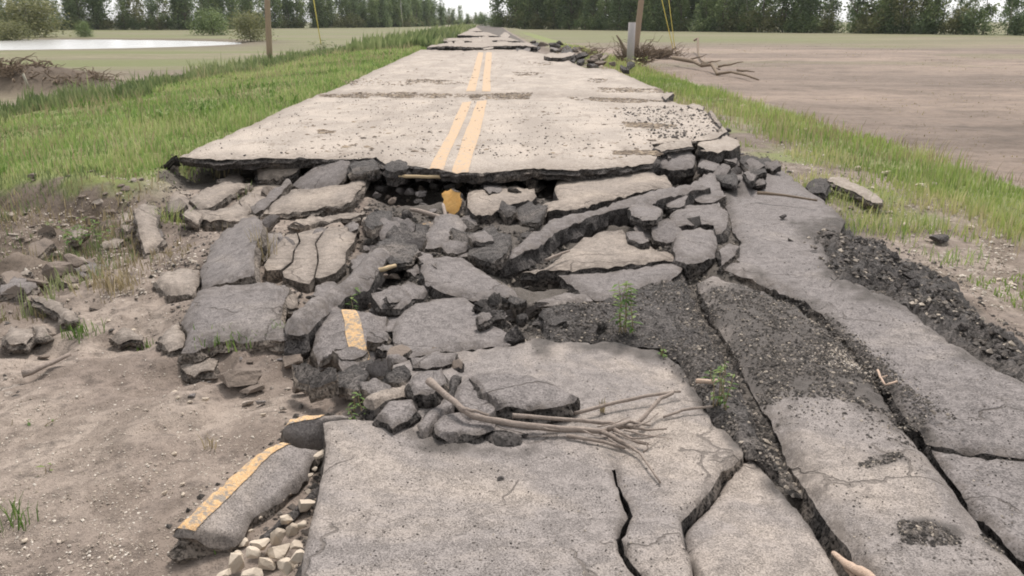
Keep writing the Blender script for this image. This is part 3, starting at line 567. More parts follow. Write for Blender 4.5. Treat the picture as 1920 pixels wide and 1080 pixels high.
# cracked mound
for pts, z, lab, mm, th in [
    ([(880, 703), (905, 694), (960, 692), (1010, 708), (1062, 728), (1084, 738), (1066, 752), (1016, 762), (930, 757), (905, 738), (900, 724)], .035, 'largest grey hump of the cracked mound behind the fallen branch', GR, .12),
    ([(852, 738), (870, 706), (898, 696), (905, 715), (912, 736), (932, 755), (930, 772), (898, 788), (868, 780)], .01, 'grey plate in the middle of the cracked mound', GR, .15),
    ([(781, 793), (800, 770), (836, 744), (854, 740), (850, 764), (815, 788), (798, 812), (786, 808)], -.01, 'slanting grey plate at the left front of the cracked mound', GR, .12),
    ([(813, 792), (830, 776), (862, 766), (880, 780), (928, 774), (926, 798), (890, 812), (842, 816), (816, 808)], .0, 'front grey plate of the cracked mound below the branch', GR, .12),
    ([(705, 778), (734, 748), (772, 745), (786, 762), (764, 786), (736, 800)], -.01, 'light rounded plate at the left foot of the cracked mound', GR, .12),
    ([(680, 748), (718, 726), (764, 716), (770, 734), (736, 745), (702, 760)], -.03, 'tan plate behind the light rounded plate of the cracked mound', PA, .12),
    ([(765, 716), (788, 692), (828, 686), (838, 712), (812, 735), (776, 737)], .01, 'small dark lump on top of the cracked mound', GR, .14),
    ([(640, 692), (698, 680), (722, 700), (734, 714), (692, 728), (652, 720)], -.13, 'grey flat piece below the yellow-striped upright slab', GR, .14),
    ([(722, 694), (758, 682), (772, 702), (748, 716), (728, 714)], -.05, 'small block between the flat piece and the cracked mound', DK, .14),
    ([(770, 664), (815, 656), (858, 660), (846, 678), (800, 688), (774, 684)], -.05, 'dark shelf piece above the cracked mound', GR, .12),
    ([(838, 738), (845, 700), (866, 700), (858, 730), (846, 744)], .0, 'narrow dark splinter in the cracked mound', DK, .12)]:
    slab(pts, lab, z=z, th=th, m=mm, step=5, jit=.10, amp=.014, rnd=.012, rw=8, freq=1.6, smooth=False)
slab([(920, 808), (926, 800), (972, 803), (980, 812), (976, 822), (930, 826)], 'square dark chunk lying in front of the branch', z=-.01, th=.06, m=DK, name='asphalt_chunk', cat='chunk', step=5, amp=.006)
# left foreground pieces
for pts, z, lab, mm, th in [
    ([(8, 628), (20, 606), (58, 612), (62, 626), (48, 640), (16, 640)], -.33, 'tan flat piece at the left border of the mud', PA, .08),
    ([(60, 606), (84, 604), (90, 622), (66, 628)], -.33, 'little square tan piece next to the flat piece by the left border', PA, .07),
    ([(0, 712), (40, 716), (46, 728), (20, 744), (-20, 760), (-20, 712)], -.36, 'cracked pale plate of dried mud at the left border', PA, .05),
    ([(56, 548), (76, 548), (108, 560), (138, 580), (146, 596), (128, 598), (100, 578), (70, 560)], -.3, 'curved pale strip of asphalt lying on the left mud', PA, .06),
    ([(200, 625), (232, 610), (268, 622), (266, 632), (224, 634)], -.36, 'low flat tan piece half sunk in mud in front of the large smooth slab', PA, .05),
    ([(335, 665), (360, 660), (410, 668), (400, 690), (350, 696), (338, 684)], -.34, 'tan lump directly in front of the large smooth grey slab', PA, .1),
    ([(0, 530), (24, 512), (60, 518), (70, 534), (40, 545), (0, 548)], -.34, 'grey flat slab by the left border below the soil bank', GR, .1),
    ([(296, 636), (312, 614), (334, 600), (346, 622), (342, 648), (316, 655)], -.28, 'tan broken corner against the left end of the large smooth grey slab', PA, .1)]:
    slab(pts, lab, z=z, th=th, m=mm, step=6, jit=.10, amp=.01)
# right verge
slab([(1552, 332), (1562, 328), (1590, 334), (1622, 348), (1654, 364), (1655, 378), (1636, 378), (1600, 356), (1570, 344)], 'arched pale slab with a yellowish rim lying alone on the right verge', z=[(1552, 332, -.25), (1655, 378, -.36), (1654, 362, -.32)], th=.07, m=RD, side='edge_silt', step=6, amp=.01)
slab([(1512, 344), (1526, 334), (1550, 330), (1556, 346), (1548, 362), (1520, 360)], 'dark lump at the left end of the arched pale slab', z=-.3, th=.12, m=DK, step=5, amp=.03, name='asphalt_chunk', cat='chunk')
# chunks on the broken edge
slab([(828, 362), (834, 356), (850, 353), (863, 360), (866, 378), (861, 394), (852, 402), (836, 397), (831, 380)], 'jagged upright fragment covered in orange paint in the dark rubble', z=[(845, 402, -.34), (845, 353, -.10), (866, 378, -.2)], th=.05, m='orange_lump', side='asphalt_edge', name='painted_fragment', cat='fragment', step=4, jit=.12, amp=.01, rnd=.004, fill=False)
slab([(787, 418), (800, 412), (833, 416), (838, 432), (834, 446), (806, 448), (790, 440)], 'pale fragment with a faded orange streak in front of the orange one', z=[(810, 448, -.34), (810, 412, -.2)], th=.05, m=PA, paint=[[(792, 420), (808, 416), (806, 440), (794, 438)]], name='painted_fragment', cat='fragment', step=4, jit=.1, amp=.01, rnd=.004, fill=False)
slab([(719, 306), (724, 298), (744, 292), (766, 296), (769, 308), (760, 313), (726, 314)], 'larger of two dark blocks on the broken road edge left of the yellow lines', z=.0, th=.16, m=DK, name='asphalt_chunk', cat='chunk', step=5, rnd=.03)
slab([(774, 306), (780, 299), (806, 300), (818, 306), (826, 312), (812, 316), (776, 313)], 'smaller of two dark blocks on the broken road edge left of the yellow lines', z=-.01, th=.14, m=DK, name='asphalt_chunk', cat='chunk', step=5, rnd=.02)
slab([(655, 306), (664, 300), (700, 290), (706, 300), (712, 314), (690, 318), (660, 318)], 'dark cracked ledge piece of the road edge above the upturned corner', z=-.02, th=.14, m=DK, step=5, rnd=.02)
# dark crumbled patches lying on the slabs
D1a = [(1010, 578), (1050, 568), (1100, 562), (1200, 532), (1283, 516), (1300, 566), (1334, 626), (1378, 690), (1404, 762), (1440, 832), (1462, 872), (1400, 846), (1392, 836), (1342, 788), (1302, 716), (1272, 670), (1232, 648), (1150, 640), (1090, 624), (1040, 640), (1028, 604)]
slab(D1a, 'black crumbled asphalt left of the furrow', z=lambda px, py: zc(px, py)+.006, th=.12, m=DK, side='asphalt_dark', name='crumbled_asphalt', cat='rubble', kind='stuff', step=7, jit=.09, amp=.035, rnd=.03, rw=20, key='D1a', freq=2.5, smooth=False)
# plates of torn asphalt tumbled between the larger slabs
def plates(poly, n, w0, w1, ms, label, grp, zr, seed, tilt=.07, th=(.05, .09)):
    r = random.Random(seed); p = np.array(poly); k = 0
    while k < n:
        px, py = r.uniform(p[:, 0].min(), p[:, 0].max()), r.uniform(p[:, 1].min(), p[:, 1].max())
        if not inpoly(np.array([px]), np.array([py]), poly)[0]: continue
        k += 1; w_ = r.uniform(w0, w1)/2; h_ = w_*r.uniform(.35, .75); a0 = r.uniform(0, 1); q = r.randint(5, 8); rot = r.uniform(-.5, .5)
        pts = []
        for i in range(q):
            a = 6.283*(i+a0+r.uniform(-.3, .3))/q; x_, y_ = math.cos(a)*w_*r.uniform(.7, 1.2), math.sin(a)*h_*r.uniform(.7, 1.2); pts.append((px+x_*math.cos(rot)-y_*math.sin(rot), py+x_*math.sin(rot)+y_*math.cos(rot)))
        z0 = r.uniform(*zr); tx, ty = r.uniform(-tilt, tilt)/w_, r.uniform(-tilt, tilt*.5)/h_
        slab(pts, label, z=lambda X, Y, z0=z0, tx=tx, ty=ty, px=px, py=py: z0+tx*(np.asarray(X, float)-px)+ty*(np.asarray(Y, float)-py), th=r.uniform(*th), m=r.choice(ms), step=5, jit=.11, amp=.006, rnd=.003, rw=4, group=grp, name='asphalt_plate', cat='asphalt plate', fill=False, seed=seed*100+k, smooth=False, flare=.008)
plates([(690, 400), (900, 430), (960, 470), (800, 480), (780, 560), (700, 640), (690, 520), (740, 470)], 22, 36, 95, [GR, GR, DK], 'dark broken plate in the jumble between diagonal ridge and wedge slab', 'dark plates left of the wedge slab', (-.24, -.1), 1)
plates([(870, 400), (1060, 395), (1000, 440), (890, 475), (850, 440)], 12, 36, 85, [DK, GR, GR], 'dark broken plate in the hollow behind the curling slab', 'dark plates behind the curling slab', (-.34, -.2), 2)
plates([(1180, 400), (1270, 370), (1330, 400), (1270, 440), (1190, 460)], 9, 34, 75, [DK, GR, GR], 'dark broken plate on the right end of the curling slab', 'dark plates by the rounded slab', (-.2, -.06), 3)
plates([(900, 550), (1110, 560), (1180, 600), (1130, 650), (1000, 630), (900, 600)], 14, 24, 54, [DK, DK, GR], 'dark broken plate on the rubble right of the mid-grey slab', 'dark plates below the black hole', (-.15, -.06), 4, tilt=.04)
plates([(1290, 290), (1420, 290), (1490, 330), (1400, 350), (1340, 330)], 14, 26, 60, [DK, GR, GR], 'broken plate below the outer right corner of the standing road', 'plates at the outer right corner', (-.26, -.12), 5)
plates([(320, 335), (640, 330), (700, 400), (500, 430), (330, 410)], 14, 30, 70, [PA, GR, PA], 'tan broken plate in the left hollow under the standing road', 'plates in the left hollow', (-.38, -.28), 6, tilt=.05)
plates([(560, 640), (860, 650), (860, 700), (700, 770), (560, 700)], 20, 36, 90, [GR, DK, 'clod_brown', GR], 'grey broken plate at the left foot of the cracked mound', 'plates at the foot of the cracked mound', (-.22, -.06), 7, tilt=.05)
plates([(480, 400), (720, 410), (700, 500), (560, 600), (480, 520)], 12, 26, 60, [GR, PA, GR], 'grey broken plate wedged around the pale cracked slab', 'plates around the pale cracked slab', (-.3, -.22), 8, tilt=.05)
plates([(0, 440), (250, 380), (330, 480), (300, 640), (0, 680)], 22, 26, 70, [PA, 'clod_brown', 'clod_brown', GR], 'brown half-buried plate on the left bank and mud', 'half-buried plates on the left', (-.46, -.34), 9, tilt=.04)
plates([(960, 82), (1060, 86), (1185, 118), (1175, 130), (1060, 108), (960, 94)], 14, 12, 28, [DK, DK, 'clod_brown', GR], 'dark torn plate along the far right road edge', 'torn plates along the far right road edge', (-.3, 0.), 11, tilt=.12, th=(.1, .2))
plates([(815, 58), (950, 60), (1000, 86), (810, 86)], 8, 16, 44, [RD, RD, PA], 'buckled road piece among the far heaved sections', 'buckled pieces at the far end of the road', (.0, .06), 12, tilt=.03, th=(.08, .14))
plates([(1240, 262), (1370, 250), (1400, 290), (1300, 310), (1240, 300)], 8, 24, 50, [RD, GR, DK], 'jagged plate broken from the right corner of the standing road', 'plates broken off the right road corner', (-.2, -.04), 13)
plates([(1030, 320), (1040, 395), (900, 400), (880, 330)], 8, 24, 50, [DK, GR], 'grey broken plate between the two tan slabs', 'plates between the tan slabs', (-.26, -.16), 10)
make_fill()
build_ground()
# pond
def build_pond():
    n = 72; a = np.linspace(0, 2*np.pi, n, endpoint=False)
    v = np.stack([-80+51*np.cos(a), 103+31*np.sin(a), np.full(n, -1.22)], 1)
    o = meshobj('water', v, [list(range(n))], 'water'); tag(o, kind='structure')
build_pond()
#@@ROCKS
def icos(sub):
    import bmesh
    bm = bmesh.new(); bmesh.ops.create_icosphere(bm, subdivisions=sub, radius=1); v = np.array([p.co[:] for p in bm.verts]); f = np.array([[q.index for q in p.verts] for p in bm.faces]); bm.free(); return v, f
ICO = {k: icos(k) for k in (1, 2, 3, 4)}
def rock(name, px, py, wpx, label, cat, m='stone_pale', h=.7, d=.8, z=None, sub=2, group=None, seed=0, sink=.25, cuts=7, rough=.06, surf=None):
    r = np.random.default_rng(int(seed+px*3+py*7))
    if surf: x, y, z0 = [float(q) for q in SURF[surf](np.array(px), np.array(py))]
    elif z is not None: x, y = un(px, py, z); z0 = z
    else: x, y, z0 = [float(q) for q in G(px, py)]
    x = float(x); y = float(y)
    dist = math.sqrt((x-CAMX)**2+y*y+(CAMZ-z0)**2); s = wpx*dist/F/2
    if wpx > 50: sub = 4
    v, f = ICO[sub]; v = v.copy(); dr = v.copy()
    for _ in range(cuts):
        n = r.normal(size=3); n /= np.linalg.norm(n); c = r.uniform(.34, .7); t = v@n; k = t > c; v[k] -= np.outer((t[k]-c), n)
    for q in range(1, 7):
        v *= 1+rough*1.6/q**.7*np.sin(dr@r.normal(0, 1.6*q, 3)+r.uniform(0, 6))[:, None]
    for _ in range(5):
        n = r.normal(size=3); n /= np.linalg.norm(n); c = r.uniform(.45, .7); t = v@n; k = t > c; v[k] -= np.outer((t[k]-c), n)
    v *= (1+rough*r.normal(size=(len(v), 1))*.25)
    v *= [s, s*d, s*h]; a = r.uniform(0, 6.28); ca, sa = math.cos(a*.15), math.sin(a*.15)
    v = v@np.array([[ca, sa, 0], [-sa, ca, 0], [0, 0, 1]])
    v += [x, y+s*d*.5, z0+s*h*(1-sink)]
    o = meshobj(name, v, f, m, smooth=False); return tag(o, label, cat, group)
grp = 'pale stones heaped beside the striped slab'
for px, py, wd in [(a_, b_, c_*1.2) for a_, b_, c_ in [(572, 968, 46), (548, 1010, 34), (520, 1022, 38), (556, 1034, 30), (490, 1038, 44), (455, 1030, 34), (472, 1056, 40), (520, 1058, 46), (560, 1062, 40), (440, 1072, 42), (495, 1080, 40), (538, 1084, 42), (575, 1090, 36), (470, 1095, 40), (420, 1092, 34),
                   (536, 990, 28), (505, 1048, 26), (582, 1040, 24), (566, 998, 24), (448, 1050, 22)]]:
    rock('pale_stone', px, py, wd, 'pale angular stone in the heap beside the yellow-striped slab at the bottom', 'stone', 'stone_pale', h=random.uniform(.6, .95), z=-.24+random.uniform(0, .08), group=grp, sub=3, cuts=16, rough=.015)
rock('pale_stone', 604, 862, 32, 'tan stone wedged at the top of the gap right of the striped slab', 'stone', 'stone_pale', z=-.15)
rock('pale_stone', 591, 884, 16, 'upper of two small stones below the tan wedged stone', 'stone', 'stone_pale', z=-.18)
rock('pale_stone', 583, 896, 16, 'lower of two small stones below the tan wedged stone', 'stone', 'stone_pale', z=-.19)
for px, py, wd in [(500, 960, 13), (515, 950, 11), (488, 975, 12), (470, 1000, 13), (530, 942, 10), (542, 930, 10)]:
    rock('pale_stone', px, py, wd, 'pebble in the gap between striped slab and dark strip', 'stone', 'stone_pale', z=-.2, group='pebbles in the gap by the striped slab', sub=1)
for px, py, wd in [(328, 742, 16), (334, 750, 12), (355, 758, 14), (386, 755, 18), (342, 778, 8), (326, 856, 14), (293, 886, 9), (342, 912, 14), (308, 930, 16), (342, 932, 12), (207, 1048, 10), (200, 1056, 8), (494, 782, 14), (45, 1022, 18)]:
    rock('white_stone', px, py, wd, 'small whitish stone lying loose on the tan mud at lower left', 'stone', 'gravel_pale_stone' if False else 'stone_pale', sub=1, group='whitish stones on the left mud')
for px, py, wd, lab, mm in [(1732, 356, 30, 'rounded pale stone beside the grass on the right verge', 'stone_pale'), (1752, 350, 22, 'smaller stone touching the rounded pale stone on the right verge', 'stone_grey'), (1800, 388, 20, 'grey-white stone farther down the right verge', 'stone_pale'),
                        (1612, 320, 18, 'pale stone above the arched slab on the right verge', 'stone_pale'), (1664, 330, 26, 'flat pale stone right of the arched slab', 'stone_pale'), (1702, 428, 24, 'white flat stone low in the verge grass', 'stone_pale'), (1822, 430, 18, 'white stone in the sparse grass at far right', 'stone_pale'),
                        (1396, 202, 16, 'pale stone at the top of the gravel patch on the right verge', 'stone_pale'), (1498, 248, 14, 'pale stone in the middle of the right verge grass', 'stone_pale')]:
    rock('verge_stone', px, py, wd, lab, 'stone', mm, h=.5, sub=2)
rock('asphalt_chunk', 806, 440, 40, 'chunk with faded orange paint below the orange lump', 'chunk', 'orange_lump' if False else 'asphalt_pale', h=.75, z=-.3, sub=3, rough=.03)
rock('asphalt_chunk', 968, 652, 60, 'dark jagged chunk sitting on the mid-grey slab', 'chunk', DK, h=.75, z=-.13, sub=3, rough=.06, sink=.3)
rock('asphalt_chunk', 935, 610, 46, 'small dark chunk behind the jagged chunk', 'chunk', DK, h=.7, z=-.16, sub=3, rough=.06)
rock('asphalt_chunk', 985, 822, 18, 'little dark chip beside the square dark chunk', 'chunk', DK, h=.7, z=-.05, sub=2)
rock('asphalt_chunk', 938, 900, 20, 'flat dark chip alone on the foreground slab', 'chunk', DK, h=.25, z=-.03, sub=2)
rock('asphalt_chunk', 1362, 884, 32, 'dark chunk jammed in the upper end of the jagged crack', 'chunk', DK, h=.9, z=-.09, sub=3)
for px, py, wd, lab, mm, hh in [(436, 732, 90, 'big dark cracked boulder in the mud below the large smooth slab', 'clod_brown', .5), (574, 742, 56, 'dark clod between boulder and cracked mound', 'clod_brown', .6), (470, 742, 44, 'dark clod against the right side of the big cracked boulder', 'clod_brown', .5),
                        (610, 380, 30, 'pinkish small chunk in front of the tilted slab corner', 'stone_grey', .6), (1005, 416, 22, 'pale small chunk in the dark hollow under the long tan slab', 'stone_pale', .9), (1378, 352, 24, 'dark clod on the far end of the right lane', DK, .8),
                        (1468, 412, 16, 'small dark clod in the middle of the right lane', DK, .7), (1765, 460, 44, 'dark clod in the verge grass beside the black bank', DK, .5), (1190, 462, 40, 'dark clod lying against the curling slab', DK, .8), (1225, 440, 60, 'heap-like dark clod on the curling slab', DK, .6),
                        (100, 530, 60, 'brown clod on the left soil bank', 'clod_brown', .7), (60, 545, 40, 'second brown clod, leftmost on the soil bank', 'clod_brown', .6), (140, 510, 50, 'brown clod with tan top on the left soil bank', 'clod_brown', .7),
                        (70, 650, 50, 'dark clod near the left border flat pieces', 'clod_brown', .4), (520, 660, 60, 'brown lump below the mossy slab edge', 'clod_brown', .5), (545, 690, 70, 'wide brown lump under the yellow-striped upright slab', 'clod_brown', .4)]:
    rock('clod' if mm == 'clod_brown' else 'asphalt_chunk', px, py, wd, lab, 'clod' if mm == 'clod_brown' else 'chunk', mm, h=hh, sub=3, rough=.05, z=None if py > 470 or px > 1700 else -.3, surf='R' if px in (1378, 1468) else None)
# loose chunks in the dark middle
grp = 'dark chunks piled in the middle dip'
for k in range(34):
    px, py = random.uniform(690, 900), random.uniform(345, 480)
    rock('asphalt_chunk', px, py, random.uniform(14, 34), 'dark angular chunk in the pile around the orange lump', 'chunk', random.choice([DK, DK, GR, 'clod_brown']), h=random.uniform(.5, .9), z=-.40+random.uniform(0, .08), sub=2, group=grp, seed=k)
for k in range(26):
    px = random.uniform(900, 1240); py = 405+random.uniform(-8, 22)-(px-900)*.07+random.uniform(0, 14)
    rock('asphalt_chunk', px, py, random.uniform(8, 22), 'dark chunk in the shadowed gap under the long tan slab', 'chunk', DK, h=.7, z=-.38, sub=2, group='dark chunks under the long tan slab', seed=k)
for k in range(26):
    px, py = random.uniform(700, 790), random.uniform(520, 640)
    if not (735 < px and py > 580): rock('asphalt_chunk', px, py, random.uniform(14, 34), 'brownish chunk in the pile between the diagonal ridge and the mid-grey slab', 'chunk', random.choice([DK, GR, 'clod_brown']), h=.7, z=-.26, sub=2, group='chunks right of the diagonal ridge', seed=k)
def shards(poly, n, w0, w1, ms, label, grp, seed, h=(.25, .6), z=None, surf=None, name='asphalt_fragment', cat='fragment'):
    r = random.Random(seed); p = np.array(poly); k = 0
    while k < n:
        px, py = r.uniform(p[:, 0].min(), p[:, 0].max()), r.uniform(p[:, 1].min(), p[:, 1].max())
        if not inpoly(np.array([px]), np.array([py]), poly)[0]: continue
        rock(name, px, py, w0*(w1/w0)**(r.random()**1.6), label, cat, r.choice(ms), h=r.uniform(*h), sub=2, group=grp, seed=k+seed, sink=.3, cuts=9, surf=surf); k += 1
shards([(310, 340), (560, 330), (700, 400), (690, 440), (480, 420), (350, 420)], 37, 8, 26, [PA, GR, 'clod_brown'], 'small tan fragment in the silt-filled hollow at the left of the break', 'fragments in the left hollow', 11)
shards([(200, 470), (380, 480), (340, 640), (120, 640), (60, 560)], 28, 7, 24, [PA, 'clod_brown', 'stone_pale'], 'small fragment lying on the left mud beside the weeds', 'fragments on the left mud', 12)
shards([(480, 400), (720, 420), (700, 660), (520, 660), (480, 540)], 43, 7, 26, [GR, PA, DK, 'clod_brown'], 'small fragment lodged between the tilted slabs left of centre', 'fragments between the tilted slabs', 13)
shards([(880, 320), (1330, 330), (1300, 520), (960, 560), (860, 460)], 49, 7, 26, [GR, DK, DK, PA], 'small fragment lodged between the slabs right of centre', 'fragments right of centre', 14)
shards([(330, 655), (720, 690), (700, 775), (520, 780), (330, 740)], 31, 7, 26, ['clod_brown', GR, PA], 'small brown fragment on the mud in front of the big slabs', 'fragments on the mud in front of the big slabs', 15)
shards([(0, 560), (180, 560), (180, 690), (0, 740)], 18, 8, 28, [PA, 'clod_brown', 'stone_grey'], 'small fragment near the left border of the mud', 'fragments near the left border', 16)
shards([(0, 400), (240, 360), (250, 520), (0, 520)], 24, 10, 40, ['clod_brown', 'clod_brown', 'stone_grey'], 'brown soil clod on the slumped bank at the far left', 'soil clods on the slumped bank', 17, name='soil_clod', cat='clod')
shards([(0, 350), (280, 340), (270, 440), (0, 460)], 46, 10, 34, ['clod_brown', 'clod_brown', 'stone_grey'], 'brown soil lump below the cut edge of the left grass', 'soil lumps below the left grass edge', 27, name='soil_clod', cat='clod')
shards([(1290, 250), (1400, 250), (1480, 320), (1540, 370), (1350, 330)], 18, 7, 26, [DK, GR, DK], 'dark fragment below the outer right corner of the standing road', 'fragments at the outer right corner', 18)
shards([(1380, 200), (1450, 200), (1600, 300), (1900, 430), (1900, 560), (1600, 400)], 31, 6, 18, ['stone_pale', 'stone_grey', 'clod_brown'], 'small stone scattered over the right verge', 'small stones on the right verge', 19, name='verge_stone', cat='stone')
shards([(1500, 440), (1620, 450), (1850, 600), (1920, 700), (1700, 560)], 50, 10, 36, [DK], 'black lump on the crumbled bank along the right lane', 'lumps on the crumbled bank', 20, surf='bank', h=(.4, .8))
# ------------------------------------------------------------------ crumbs
def crumbs(name, spots, m, kind='stuff', label=None, seed=3, shade=(0, 1), flat=1.):
    """spots: list of (polygon, count, smallest, largest, surface key or None)"""
    r = np.random.default_rng(seed); VV, FF, SS = [], [], []; base = np.array([(1, 0, 0), (-1, 0, 0), (0, 1, 0), (0, -1, 0), (0, 0, 1), (0, 0, -1)], float)
    fc = np.array([(0, 2, 4), (2, 1, 4), (1, 3, 4), (3, 0, 4), (2, 0, 5), (1, 2, 5), (3, 1, 5), (0, 3, 5)]); tot = 0
    for poly, n, s0, s1, key in spots:
        if callable(poly):
            px, py = poly()
        else:
          p = np.array(poly, float); x0, y0 = p.min(0); x1, y1 = p.max(0); px = r.uniform(x0, x1, n*4); py = r.uniform(y0, y1, n*4)
          k = inpoly(px, py, poly) & (fbm(px*.02, py*.03, seed, 3) > r.uniform(-.5, .3, n*4)); px, py = px[k][:n], py[k][:n]
        if key: x, y, z = SURF[key](px, py)
        else: x, y, z = G(px, py)
        n_ = len(px); s = s0*(s1/s0)**(r.uniform(0, 1, n_)**2)
        v = base[None]*s[:, None, None]*r.uniform(.5, 1.2, (n_, 6, 1)); a = r.uniform(0, 6.28, n_); ca, sa = np.cos(a)[:, None], np.sin(a)[:, None]
        vx = v[..., 0]*ca-v[..., 1]*sa; vy = v[..., 0]*sa+v[..., 1]*ca; tl = r.uniform(-.4, .4, (n_, 1))
        V = np.stack([vx+x[:, None], vy+y[:, None], v[..., 2]*.7*flat+tl*vx*flat+z[:, None]+s[:, None]*.2*flat], -1)
        VV.append(V.reshape(-1, 3)); FF.append((fc[None]+6*np.arange(n_)[:, None, None]+tot).reshape(-1, 3)); SS.append(np.repeat(r.uniform(shade[0], shade[1], n_), 6)); tot += 6*n_
    o = meshobj(name, np.concatenate(VV), np.concatenate(FF), m, shade=np.concatenate(SS), smooth=False, origin=None); tag(o, label, 'rubble', kind=kind); return o
def edge_crumbs():
    r = np.random.default_rng(44); X, Y = [], []
    for ol, zf, nm in EDGES:
        o_ = np.array(ol); c = o_.mean(0)
        if c[1] < 285 or nm == 'asphalt_plate' and r.uniform() < .5: continue
        n = len(o_); L = np.hypot(*(np.roll(o_, -1, 0)-o_).T).sum(); k = int(L*(.7 if c[0] > 620 or c[1] < 560 else .12)); i = r.integers(0, n, k); t = r.uniform(0, 1, k)[:, None]
        p = o_[i]*(1-t)+o_[(i+1) % n]*t; u = p-c; u /= np.hypot(*u.T)[:, None]+1e-6; p = p+u*r.normal(3, 5, k)[:, None]+r.normal(0, 2, (k, 2)); X.append(p[:, 0]); Y.append(p[:, 1])
    return np.concatenate(X), np.concatenate(Y)
CEN = [(690, 330), (870, 330), (1060, 330), (1330, 318), (1330, 520), (1200, 560), (1000, 640), (700, 660), (690, 470)]
FUR = [(1285, 520), (1310, 520), (1350, 600), (1400, 690), (1440, 780), (1500, 880), (1560, 970), (1620, 1060), (1560, 1060), (1500, 960), (1440, 880), (1400, 820), (1340, 700)]
crumbs('edge_rubble', [(edge_crumbs, 0, .004, .026, None)], 'rubble', label='crumbs broken from the slab edges', seed=21)
crumbs('asphalt_rubble', [(CEN, 12000, .006, .035, None), ([(310, 330), (560, 320), (690, 440), (560, 640), (330, 640), (300, 450)], 2500, .006, .022, None), (D1a, 9000, .003, .013, 'D1a'), (D1b, 11000, .003, .013, 'Q'), (TP[0], 600, .003, .012, 'Q'), (TP[1], 300, .003, .012, 'Q'), (TP[2], 300, .003, .01, 'Q'), ([(1180, 560), (1420, 520), (1640, 640), (1830, 810), (1700, 830), (1400, 790), (1250, 700)], 2500, .003, .011, 'Q'), (FUR, 5000, .004, .02, None),
    ([(1500, 440), (1600, 430), (1760, 510), (1870, 610), (1950, 700), (1840, 650), (1700, 560), (1570, 510)], 6000, .006, .03, 'bank')], 'rubble', label='small dark asphalt crumbs strewn over the broken pavement')
crumbs('mud_gravel', [([(-20, 560), (560, 560), (600, 760), (520, 820), (300, 1100), (-20, 1100)], 5000, .0025, .009, None), ([(1380, 190), (1440, 190), (1560, 290), (1900, 420), (1920, 620), (1860, 580), (1600, 400), (1400, 280)], 2600, .008, .03, None),
    ([(1480, 655), (1560, 650), (1640, 680), (1640, 700), (1500, 680)], 700, .003, .009, 'Q'), ([(0, 400), (300, 340), (520, 420), (340, 560), (0, 560)], 2500, .006, .022, None)], 'gravel_pale', label='pale gravel bits on the mud and verges', seed=5)
crumbs('slab_grit', [(M, 1500, .002, .006, 'M'), ([(1470, 780), (1700, 800), (1880, 1060), (1650, 1080)], 500, .002, .007, 'Q'), ([(1350, 330), (1480, 330), (1700, 580), (1900, 740), (1900, 1000), (1400, 500)], 900, .003, .008, 'R'), ([(600, 182), (1300, 200), (1340, 250), (1200, 300), (350, 290)], 1300, .006, .024, 'roadA'), ([(1130, 200), (1310, 200), (1355, 245), (1300, 260), (1180, 260)], 700, .01, .04, 'roadA')], 'rubble', label='specks of grit on the slab surfaces', seed=8)
LIT = [([(600, 176), (700, 176), (690, 184), (600, 182)], 250, 'roadA'), ([(640, 172), (760, 172), (900, 176), (900, 184), (740, 184)], 600, 'roadA'), ([(880, 176), (1000, 172), (990, 186), (880, 188)], 500, 'roadA'), ([(1060, 182), (1200, 184), (1260, 190), (1180, 193), (1080, 188)], 500, 'roadA'),
       ([(1165, 228), (1270, 234), (1260, 242), (1175, 238)], 260, 'roadA'), ([(1145, 282), (1240, 282), (1240, 290), (1150, 290)], 160, 'roadA'), ([(595, 243), (630, 245), (630, 250), (600, 250)], 60, 'roadA'), ([(760, 148), (850, 150), (880, 158), (760, 158)], 300, 'roadB'), ([(640, 150), (700, 146), (760, 160), (660, 162)], 120, 'roadB'),
       ([(960, 135), (1020, 137), (1000, 142), (960, 142)], 120, 'roadB'), ([(960, 112), (1010, 116), (1080, 120), (1000, 124)], 140, 'roadB'), ([(1090, 146), (1140, 148), (1130, 156), (1090, 152)], 100, 'roadB'), ([(620, 190), (1280, 200), (1240, 300), (420, 285)], 240, 'roadA'), ([(1060, 162), (1240, 166), (1245, 174), (1060, 172)], 500, 'roadB'), ([(720, 120), (880, 100), (1000, 105), (1100, 150), (700, 165)], 200, 'roadB')]
crumbs('leaf_litter', [(p, int(n*1.5), .02, .07, k) for p, n, k in LIT], 'litter', label='brown leaf litter washed across the road', seed=12, flat=.3)
# ------------------------------------------------------------------ wood: branches, logs, poles
def tube(path, radii, n=7, jit=0., seed=0):
    r = random.Random(seed); P = [Vector(p) for p in path]; V, Fc = [], []; up = Vector((0, 0, 1))
    for i, p in enumerate(P):
        t = (P[min(i+1, len(P)-1)]-P[max(i-1, 0)]).normalized(); a = t.cross(up if abs(t.z) < .9 else Vector((1, 0, 0))).normalized(); b = a.cross(t)
        for k in range(n):
            an = 2*math.pi*k/n; q = radii[i]*(1+r.uniform(-jit, jit)); V.append(p+a*math.cos(an)*q+b*math.sin(an)*q)
    for i in range(len(P)-1):
        for k in range(n): Fc.append((i*n+k, i*n+(k+1) % n, (i+1)*n+(k+1) % n, (i+1)*n+k))
    Fc.append(tuple(range(n))[::-1]); Fc.append(tuple((len(P)-1)*n+k for k in range(n)))
    return V, Fc
def join(parts):
    V, Fc = [], []
    for v, f in parts: b = len(V); V += list(v); Fc += [tuple(i+b for i in q) for q in f]
    return np.array([tuple(p) for p in V]), Fc
def crooked(p, q, k, amp, seed):
    r = random.Random(seed); p, q = Vector(p), Vector(q); L = (q-p).length; out = []
    for i in range(k+1): t = i/k; out.append(p.lerp(q, t)+Vector((r.uniform(-1, 1), r.uniform(-1, 1), r.uniform(-1, 1)))*amp*L*math.sin(math.pi*min(1, t*1.0+.02)))
    return out
